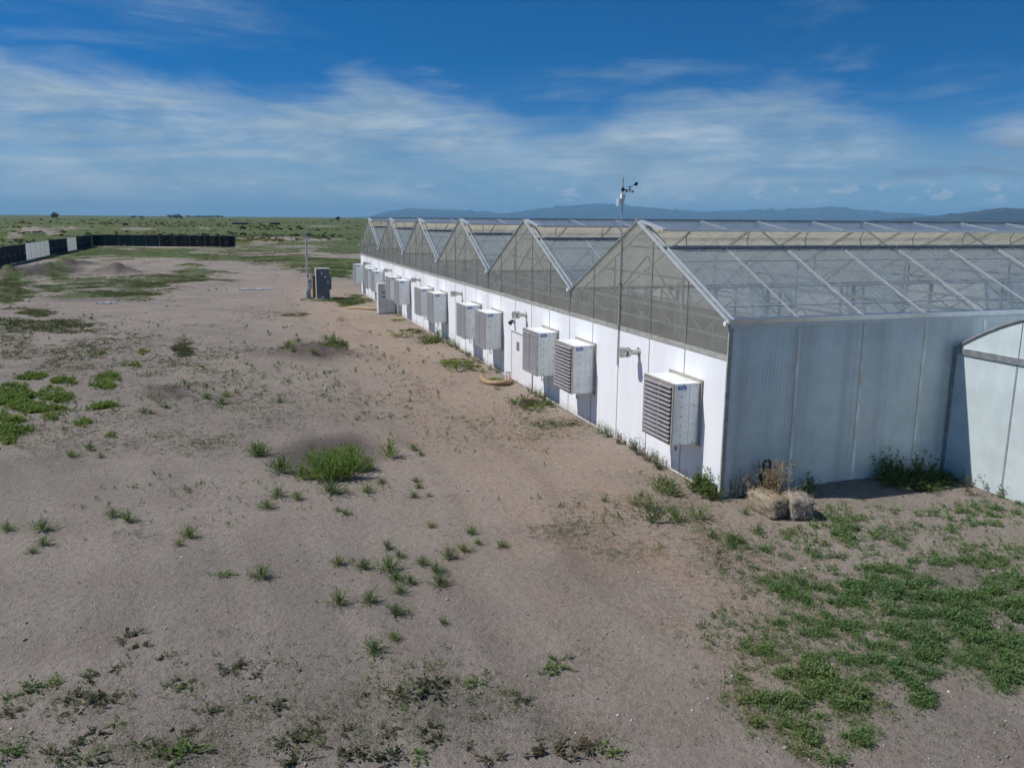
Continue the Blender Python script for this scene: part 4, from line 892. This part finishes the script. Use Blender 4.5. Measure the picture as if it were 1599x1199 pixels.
scatter_cover('sparse_seedling_cover', SPARSE, 9000, 'flat', 12, (.08, .22), M['veg_green'], 'thin scatter of green seedlings over the bare dirt yard', 'weeds', 1.0, clump=(.7, .12), rgrow=.6)
scatter_cover('dry_sprig_cover', YARD, 15000, 'twig', 7, (.05, .16), M['veg_olive'], 'stray dry sprigs and litter all over the dirt yard', 'litter', 1.0, clump=(.5, .10), rgrow=.7)
scatter_cover('stray_tuft_cover', YARD, 2200, 'bush', 20, (.07, .24), M['veg_green'], 'stray green tufts thinly spread over the dirt yard', 'weeds', 1.0, clump=(.35, .02), rgrow=.4)
scatter_cover('yard_edge_grass', FAR, 16000, 'grass', 9, (.20, .48), M['veg_grass'], 'short rough grass at the far edge of the dirt yard', 'grass', .8, clump=(.45, .10), zscale=.40, dmax=260)

def far_scrub():
    n = 11000; az = RNG.uniform(-22, 60, n); d = np.exp(RNG.uniform(math.log(190), math.log(1500), n))
    x = CAM[0]+np.sin(np.radians(az))*d; y = CAM[1]+np.cos(np.radians(az))*d
    cl = fbm(x*.02+3, y*.012, 4); keep = (RNG.random(n) < np.clip((cl-.44)*5, .0, 1)) & clear_of_buildings(x, y, 3)
    x, y, d = x[keep], y[keep], d[keep]; sz = np.exp(RNG.normal(-.35, .45, len(x)))*(1+d/1100); pr = protos_of('scrub', 16)
    tn = np.clip(RNG.normal(.35, .2, len(x))+(fbm(x*.013+9, y*.013, 3)-.45)*2.0, 0, 1)
    VV = []; FF = []; TT = []; off = 0
    for k in range(len(x)):
        V0, F0 = pr[k % len(pr)]; V = V0*np.array([sz[k]*1.5, sz[k]*1.5, sz[k]*.9])+np.array([x[k], y[k], 0.0])
        c0 = V0.mean(0)
        VV.append(V); FF.append(F0+off); TT.append(np.full(len(V0), tn[k])); off += len(V0)
    V = np.concatenate(VV)
    me = tri_object('desert_scrub', V, np.concatenate(FF), np.concatenate(TT), M['veg_scrub'])
    tag(link('desert_scrub', me), 'dark and yellowish scrub dotted over the plain beyond the fence', 'scrub', kind='stuff')
far_scrub()

# pebbles
def pebbles():
    n = 5000; u = RNG.uniform(-60, 1660, n); v = 560+640*RNG.random(n)**.8
    d = fw[None]+r2[None]*((u-799.5)/F_PX)[:, None]+u2[None]*((599.5-v)/F_PX)[:, None]; P = CAM+d*((0-CAM[2])/d[:, 2])[:, None]
    ok = clear_of_buildings(P[:, 0], P[:, 1]); x, y = P[ok, 0], P[ok, 1]; n = len(x); s = np.exp(RNG.normal(-4.5, .45, n)); z = height(x, y)
    o8 = np.array([(1, 0, 0), (0, 1, 0), (-1, 0, 0), (0, -1, 0), (0, 0, .75), (0, 0, -.6)], float); f8 = np.array([(0, 1, 4), (1, 2, 4), (2, 3, 4), (3, 0, 4), (1, 0, 5), (2, 1, 5), (3, 2, 5), (0, 3, 5)])
    V = (o8[None]*(1+RNG.normal(0, .25, (n, 6, 1))))*s[:, None, None]+np.stack([x, y, z+s*.15], -1)[:, None]
    m = leaf_mat('stone', [(0, (0.13, 0.11, 0.10)), (0.6, (0.26, 0.23, 0.20)), (0.93, (0.36, 0.33, 0.30)), (1, (0.7, 0.68, 0.65))], 'tint', 0.0)
    me = tri_object('pebbles', V.reshape(-1, 3), (f8[None]+(np.arange(n)*6)[:, None, None]).reshape(-1, 3), np.repeat(RNG.random(n), 6), m)
    tag(link('pebbles', me), 'small stones strewn over the dirt yard', 'stones', kind='stuff')
pebbles()

# ------------------------------------------------------------------ single weeds
WM = {}
SHORT = {'weed_clump': 'bushy green weed', 'sprawling_weed': 'sprawling dull green weed', 'low_weed': 'low green weed patch', 'wall_weed': 'weed stalks at the white wall', 'corner_weed': 'green weed tuft'}
def weed_mesh(kind, n, mat, var):
    k = (kind, n, mat, var)
    if k not in WM:
        V, F = plant(kind, n); WM[k] = tri_object('weed', V, F, np.repeat(RNG.random(len(V)//4), 4), M[mat])
    return WM[k]
def weed(name, u, v, wpx, kind, n, mat, label, cat, group, zs=1.0):
    p = G(u, v); d = float(np.linalg.norm(p-CAM)); w = wpx*d/F_PX
    x, y = float(p[0]), float(p[1]); y += w*.25
    if name == 'wall_weed': x = -.16-.1*random.random()
    if not clear_of_buildings(np.array([x]), np.array([y]), .05)[0]:
        x = min(x, -.12) if y > 0 else x; y = y if x < 0 else min(y, -.12)
    o = link(name, weed_mesh(kind, n, mat, random.randrange(5)), None, (x, y, gz(x, y)-.01), random.uniform(0, 6.28))
    o.scale = (w, w, w*zs*random.uniform(.85, 1.15)); tag(o, label, cat, group)
    if name in SHORT: place_words(o, SHORT[name])
    return o
MARKS = [(G(515, 712), 3.4, 'beside the wet hollow with the puddle'), (G(485, 552), 4.0, 'near the low mound of dark soil'), (np.array([.7, -1.3, 0]), 3.5, 'near the hay bales'), (G(70, 650), 6.0, 'near the bright green weed mat'), (np.array([-.5, 14.5, 0]), 3.0, 'near the curved brown hose'), (np.array([-.5, 2, 0]), 3.2, 'below the lone open-slatted fan box'), (np.array([-.5, 9, 0]), 3.6, 'below the fan box pair by the door'), (np.array([-3.6, 51, 0]), 6.0, 'near the dark cabinet')]
def place_words(o, text):
    p = np.array(o.location); w = o.scale[0]
    size = 'tiny ' if w < .22 else 'small ' if w < .42 else 'broad '
    near = [(np.linalg.norm(p[:2]-m[0][:2])/m[1], m[2]) for m in MARKS]; q = min(near)
    o['label'] = size+text+(' '+q[1] if q[0] < 1 else ' on open dirt'); return o
def Z(ox, oy, s, rows): return [(ox+a*s, oy+b*s, w*s) for a, b, w in rows]
yard = Z(500, 820, .316, [(90,200,70),(220,220,80),(340,122,60),(395,165,60),(350,235,110),(375,275,80),(450,298,75),(510,205,75),(580,245,80),(600,308,90),(645,178,85),(715,140,70),(755,46,65),(785,95,45),(905,110,60),(95,402,95),(250,392,85),(380,450,100),(400,340,70),(615,495,55),(370,572,65),(270,645,110)]) + \
    Z(0, 800, .3327, [(190,100,80),(200,165,60),(145,198,45),(25,95,55),(885,128,80),(840,160,40),(600,52,70),(525,26,60),(1230,320,95)]) + \
    Z(400, 640, .2, [(985,578,75),(875,655,105),(1255,560,70),(1275,610,70),(1240,685,85),(1355,672,50),(1380,918,80),(700,825,75),(640,797,60),(170,690,130),(325,708,105),(90,782,110),(195,505,200),(40,360,140),(1240,325,90),(1290,362,60),(600,675,190)]) + \
    [(450, 543, 14), (466, 535, 12), (521, 538, 22), (534, 541, 14), (500, 546, 12), (458, 561, 12), (490, 563, 14), (475, 545, 11), (510, 532, 12), (440, 548, 10)] + \
    Z(0, 440, .2752, [(1455,992,110),(1255,697,65),(1170,665,60),(940,716,45),(815,744,45),(855,748,35),(570,1003,40),(400,1000,60),(505,963,55),(1285,650,45),(1590,690,50)])
for u, v, w in yard: weed('weed_clump', u, v, w*1.5, 'bush', 560, 'weed_green', 'small bushy green weed on the bare dirt yard', 'weed', 'green weeds dotted over the dirt yard', .72)
low = Z(500, 820, .316, [(1185,680,80),(1180,730,100),(560,850,150),(600,800,60),(780,795,80),(380,868,100),(345,1055,90),(580,1090,90),(500,1158,90),(740,1100,50),(870,1185,100),(1150,1160,150),(1350,1125,110),(1440,1140,110),(350,1188,120),(180,1165,120),(1010,890,80),(835,958,40),(540,1030,80),(420,920,40),(220,850,45),(130,1040,70),(20,1100,60)]) + \
    Z(0, 800, .3327, [(1050,308,75),(585,603,85),(1130,722,50),(1085,752,90),(1205,772,50),(800,808,60),(875,822,70),(335,890,80),(390,940,110),(500,892,70),(130,848,90),(250,822,70),(410,760,45),(545,748,50),(965,948,80),(905,1030,60),(885,1068,50),(770,1160,80),(870,1165,140),(1185,888,55),(1305,930,80),(1490,990,60),(1360,1095,110),(1470,1060,70),(1400,1195,110),(260,1165,90),(360,1118,70),(390,1180,90),(500,1190,70),(30,1180,100),(30,898,60),(40,958,80),(540,998,60),(450,1050,70),(720,1108,70),(650,1085,60),(655,640,60),(770,690,50),(420,800,60)])
for u, v, w in low: weed('sprawling_weed', u, v, w*1.45, random.choice(['flat', 'twig', 'flat']), 110, random.choice(['weed_olive', 'weed_green', 'weed_olive']), 'low sprawling dull green weed on the bare grey dirt', 'weed', 'low weeds sprawling on the grey dirt', .9)
pud = Z(400, 640, .2, [(440,440,170),(480,540,200),(560,575,220),(640,560,230),(730,545,220),(800,480,200),(600,470,200),(700,450,180),(530,430,170),(860,470,130),(590,350,120),(760,350,110),(360,535,150)])
for u, v, w in pud: weed('puddle_weed', u+random.uniform(-6, 6), v+random.uniform(-3, 3), w*random.uniform(1.1, 1.75), 'bush', 520, 'weed_bright', 'lush green bushy weed growing in the wet hollow with the puddle', 'weed', 'lush weeds in the puddle hollow', random.uniform(.8, 1.25))
weed('puddle_weed', 610, 716, 44, 'bush', 420, 'weed_bright', 'lush green bushy weed standing apart at the rim of the wet hollow', 'weed', None, 1.2)
cor = Z(940, 500, .2669, [(350,1010,150),(430,1040,150),(235,1030,60),(310,1125,130),(460,1185,150),(590,1175,120),(330,1200,150),(215,1085,90),(20,1065,50),(400,985,110),(850,1140,70)]) + Z(1100, 780, .3494, [(40,180,60),(120,200,80),(250,150,60)])
for u, v, w in cor: weed('corner_weed', u, v, w*1.4, 'bush', 260, 'weed_green', 'green weed tuft on the dirt around the greenhouse corner', 'weed', 'weeds around the greenhouse corner', .75)
walls = Z(940, 500, .2669, [(10,665,50),(60,690,60),(140,735,60),(200,770,60),(235,800,70),(290,830,60),(320,840,50),(375,870,70),(560,1000,70),(610,1020,60),(640,1055,80),(690,1060,50),(410,880,50)]) + Z(660, 420, .1876, [(140,585,60),(30,620,50),(220,630,40),(260,660,50),(300,680,40),(350,705,35),(400,740,40),(440,770,50),(480,790,50),(560,840,40),(630,870,60),(910,1040,60),(960,1070,60),(1000,1080,60),(1050,1110,60),(1100,1130,60),(1140,1150,50)]) + Z(440, 320, .2, [(1220,1045,60),(1330,1110,80),(1380,1130,50),(1480,1180,50)])
for u, v, w in walls: weed('wall_weed', u, v, w*2.0, 'spike', 260, random.choice(['weed_green', 'weed_olive']), 'upright weed stalks along the foot of the white wall', 'weed', 'weeds along the foot of the white wall', .48)
along = Z(660, 420, .1876, [(250,800,160),(330,790,160),(200,810,110),(410,830,150),(480,860,150),(300,860,170),(620,930,110),(800,1120,150),(870,1110,150),(940,1130,160),(1010,1140,150),(840,1170,180),(960,1190,150),(760,1120,80),(40,625,110),(110,610,90)]) + Z(440, 320, .2, [(930,1040,160),(1050,990,130),(1160,1075,140),(910,870,70),(920,905,90),(460,905,60),(640,1108,50),(340,1100,90),(400,1110,100),(70,1090,90),(250,1110,80)])
for u, v, w in along: weed('low_weed', u, v, w*1.5, random.choice(['bush', 'flat', 'bush']), 150, random.choice(['weed_green', 'weed_bright', 'weed_olive']), 'low green weed patch on the dirt beside the white wall', 'weed', 'low weeds beside the white wall', .5)
shade = [(1375,752,55),(1400,760,60),(1430,757,60),(1455,755,60),(1480,752,50),(1390,742,50),(1425,738,55),(1410,766,60),(1445,765,60),(1470,762,50),(1500,750,40),(1362,748,40),(1490,758,45),(1458,770,45)]
for u, v, w in shade: weed('shade_weed', u, v, w*1.15, random.choice(['bush', 'spike', 'bush']), 600, 'weed_green', 'dark leafy weed in the shade between side wall and annex', 'weed', 'weeds in the shaded annex corner', .40)
for u, v, w in [(1535,763,45),(1560,770,45),(1590,775,50),(1575,780,45),(1520,775,40)]: weed('annex_weed', u, v, w, 'spike', 150, random.choice(['weed_green', 'weed_olive']), 'upright sunlit weed at the foot of the pale annex wall', 'weed', 'weeds at the annex wall', .5)
for u, v, w in [(1258,764,40),(1272,770,34),(1268,778,34)]: weed('bale_weed', u, v, w, 'bush', 240, 'weed_green', 'dark green weed in the shade behind the hay bales', 'weed', 'weeds behind the hay bales', .9)
for u, v, w in [(1142,772,34),(1152,782,36),(1165,780,30)]: weed('greyish_weed', u, v, w, 'spike', 150, 'weed_olive', 'dusty olive weed stalks between corner and hay bales', 'weed', 'dusty weeds by the hay bales', .8)
weed('dead_bush', 1218, 793, 88, 'bush', 800, 'weed_dry', 'dried straw-coloured bush standing behind the hay bales', 'bush', None, 1.15)
weed('half_dry_weed', 1236, 785, 34, 'spike', 170, 'weed_olive', 'half dry green stalks growing up between the two hay bales', 'weed', None, .9)
for u, v, w in [(240, 369, 16), (228, 370, 14)]: weed('yellow_bush', u, v, w, 'bush', 260, 'weed_dry', 'yellowish rabbitbrush showing over the green fence screen', 'bush', 'yellow bushes behind the fence', .9)

# ------------------------------------------------------------------ fence
def fence_run(root, a, b, kind):
    """posts, rail and screens from a to b"""
    a, b = Vector((a[0], a[1], 0)), Vector((b[0], b[1], 0)); L = (b-a).length; n = max(1, round(L/3.0)); d = (b-a)/n; u = d.normalized(); nn = Vector((u.y, -u.x, 0))
    for k in range(n+1):
        p = a+d*k
        MB().tube([(p.x, p.y, gz(p.x, p.y)-.3), (p.x, p.y, gz(p.x, p.y)+2.45)], .035, 6).build('post', M['galvanised'], root)
        if k == n: break
        q = p+d; z0 = min(gz(p.x, p.y), gz(q.x, q.y))
        MB().bar((p.x, p.y, z0+2.38), (q.x, q.y, z0+2.38), .04, .04).build('rail', M['galvanised'], root)
        if kind == 'wire':
            for zz in (.3, .8, 1.3, 1.8): MB().bar((p.x, p.y, z0+zz), (q.x, q.y, z0+zz), .012, .012).build('wire', M['galvanised'], root)
            continue
        m = MB(); N = 24 if kind == 'white' else 10; vs = []
        for i in range(N+1):
            f = i/N; w = p+(q-p)*(.01+.98*f); o = nn*((.035 if i % 2 else -.035) if kind == 'white' else .05+.05*math.sin(f*7+k)*math.sin(f*math.pi))
            for zz in (.03, .8, 1.6, 2.36): vs.append((w.x+o.x, w.y+o.y, z0+zz-(0 if kind == 'white' or 0 < zz < 1 else .05*math.sin(f*math.pi))))
        fs = [(i*4+j, (i+1)*4+j, (i+1)*4+j+1, i*4+j+1) for i in range(N) for j in range(3)]
        o = m.add(vs, fs).build('corrugated_sheet' if kind == 'white' else 'screen_panel', M[{'black': 'screen_black', 'green': 'screen_green', 'white': 'pale_sheet'}[kind]], root)
        o.modifiers.new('thickness', 'SOLIDIFY').thickness = .012
        if kind == 'black':
            w = p+(q-p)*.5+nn*.14; MB().box(w.x-.09, w.x+.09, w.y-.09, w.y+.09, z0+1.0, z0+1.16).build('tab', M['corrugated'], root)
FX = -37.6
def fy(u):
    d = ray(u, 400); return CAM[1]+d[1]*(FX-CAM[0])/d[0]
marks = [(82.0, 'black'), (fy(40.7), 'white'), (fy(78), 'black'), (fy(106.5), 'white'), (fy(121), 'black'), (178.0, None)]
names = ['black screened fence stretch joining on to the corrugated sheet fence, with pale tabs', 'wide stretch of pale corrugated sheet fence between two black screens', 'black screened fence stretch between two pale corrugated stretches', 'narrow stretch of pale corrugated sheet fence beside the fence corner', 'short black screened fence piece at the fence corner']
for (y0, k), (y1, _), nm in zip(marks[:-1], marks[1:], names):
    r = empty('fence_stretch'); tag(r, nm, 'fence', 'fence round the yard'); fence_run(r, (FX, y0+.02), (FX, y1-.02), k)
cA, cB, cC = (FX+.1, 178.2), (-24.3, 175.0), (-9.2, 169.8)
r = empty('fence_stretch'); tag(r, 'dark green screened fence stretch along the far side of the yard', 'fence', 'fence round the yard'); fence_run(r, cA, cB, 'green')
r = empty('fence_stretch'); tag(r, 'black screened fence stretch following the dark green one, ending at open wire', 'fence', 'fence round the yard'); fence_run(r, (cB[0]+.05, cB[1]-.02), cC, 'black')
r = empty('fence_stretch'); tag(r, 'open wire fence with thin posts running on from the black screens', 'fence', 'fence round the yard'); fence_run(r, (cC[0]+.1, cC[1]-.03), (22, 159), 'wire')

# ------------------------------------------------------------------ loose sheets, distant sheds, trees
def rag(u, v, w, d, label, mat='tarp'):
    p = G(u, v); vs = []; n = 9
    for i in range(n):
        for j in range(5):
            x = (i/(n-1)-.5)*w*(1+.15*math.sin(j*2+u)); y = (j/4-.5)*d*(1+.3*math.sin(i*1.3+u)); X, Y = p[0]+x, p[1]+y
            vs.append((X, Y, gz(X, Y)+.015+.06*abs(math.sin(i*1.9+j*1.1+u))))
    o = MB().add(vs, [(i*5+j, (i+1)*5+j, (i+1)*5+j+1, i*5+j+1) for i in range(n-1) for j in range(4)]).build('crumpled_sheet', M[mat]); o.modifiers.new('thickness', 'SOLIDIFY').thickness = .01
    tag(o, label, 'sheet')
rag(404, 452, 3.0, 1.3, 'crumpled pale plastic sheet lying on bare dirt before the dark cabinet')
rag(166, 473, 1.3, .8, 'crumpled pale sheet lying by the grass in the far yard')
def shed(u, v, wpx, hpx, label, mat='shed_dark'):
    p = G(u, v); d = float(np.linalg.norm(p-CAM)); w, h = wpx*d/F_PX, hpx*d/F_PX; r = empty('low_shed', (p[0], p[1], 0)); tag(r, label, 'shed')
    MB().box(-w/2, w/2, -2, 2, 0, h*.75).build('wall', M[mat], r)
    MB().add([(-w/2-.2, -2.3, h*.752), (w/2+.2, -2.3, h*.752), (w/2+.2, 0, h), (-w/2-.2, 0, h), (-w/2-.2, 2.3, h*.752), (w/2+.2, 2.3, h*.752)], [(0, 1, 2, 3), (3, 2, 5, 4), (0, 3, 4), (1, 5, 2), (0, 4, 5, 1)]).build('roof', M[mat], r)
shed(375, 350.5, 22, 3.0, 'long dark low shed far out on the green plain')
shed(430, 351, 14, 3.6, 'short dark shed far out on the plain beside the longer one')
def tree(az, D, h, w, label, seed):
    p = at_az(az, D); r = empty('plains_tree', p); tag(r, label, 'tree', 'trees on the horizon')
    t = MB(); t.tube([(0, 0, -.3), (.1, 0, h*.25), (0, 0, h*.5)], [h*.05, h*.04, h*.02], 7)
    for k in range(4):
        a = k*1.6+seed; t.tube([(0, 0, h*.28), (math.cos(a)*w*.2, math.sin(a)*w*.2, h*.5), (math.cos(a)*w*.33, math.sin(a)*w*.33, h*.68)], [h*.025, h*.018, h*.008], 5)
    t.build('trunk', M['bark'], r)
    n = 900; nc = 16; c = np.stack([RNG.uniform(-.36, .36, nc)*w, RNG.uniform(-.36, .36, nc)*w, RNG.uniform(.34, .86, nc)*h], 1); i = RNG.integers(0, nc, n)
    C = c[i]+RNG.normal(size=(n, 3))*np.array([w*.085, w*.085, h*.07]); D_ = RNG.normal(size=(n, 3)); D_ /= np.linalg.norm(D_, axis=1)[:, None]
    V, F = leaves(C, D_, h*.09, h*.06); V[:, 2] = np.maximum(V[:, 2], h*.12)
    link('crown', tri_object('crown', V, F, np.repeat(RNG.random(n), 4), M['tree_leaf']), r)
M['tree_leaf'] = leaf_mat('tree_leaf', [(0, (0.022, 0.034, 0.016)), (1, (0.055, 0.075, 0.032))])
tree(-9.75, 1250, 10.5, 11, 'single dark round tree standing alone on the flat horizon', 1)
tree(-5.55, 1900, 7, 12, 'smaller dark bushy tree of a low pair on the horizon', 2)
tree(-5.05, 1900, 6.5, 11, 'second dark bushy tree of a low pair on the horizon', 3)
tree(-3.4, 1700, 9, 15, 'broad dark tree of a grove of three on the horizon', 4)
tree(-3.05, 1700, 10.5, 13, 'tallest dark tree of a grove of three on the horizon', 5)
tree(-2.8, 1720, 8, 10, 'small dark tree at the edge of a grove of three on the horizon', 6)
tree(6.93, 1500, 8.5, 9, 'lone small dark tree on the horizon beside the far gable', 7)
for k in range(12): tree(-2.4+k*.19+random.uniform(-.05, .05), 3600, random.uniform(8, 13), random.uniform(12, 20), 'distant hazy tree in a thin row along the horizon', 10+k)

# ------------------------------------------------------------------ haze: even air over the whole valley
def make_haze():
    m, t, out = newmat('haze')
    v = t.node('ShaderNodeVolumePrincipled', inp={'Color': (0.34, 0.69, 1.0, 1), 'Density': 2.7e-5, 'Anisotropy': 0.0})
    t.l.new(v.outputs[0], out.inputs['Volume'])
    o = MB().box(-84000, 84000, -84000, 84000, -3.5, 1150).build('haze', m); tag(o, kind='stuff', label='thin even haze over the whole valley', cat='haze')
make_haze()
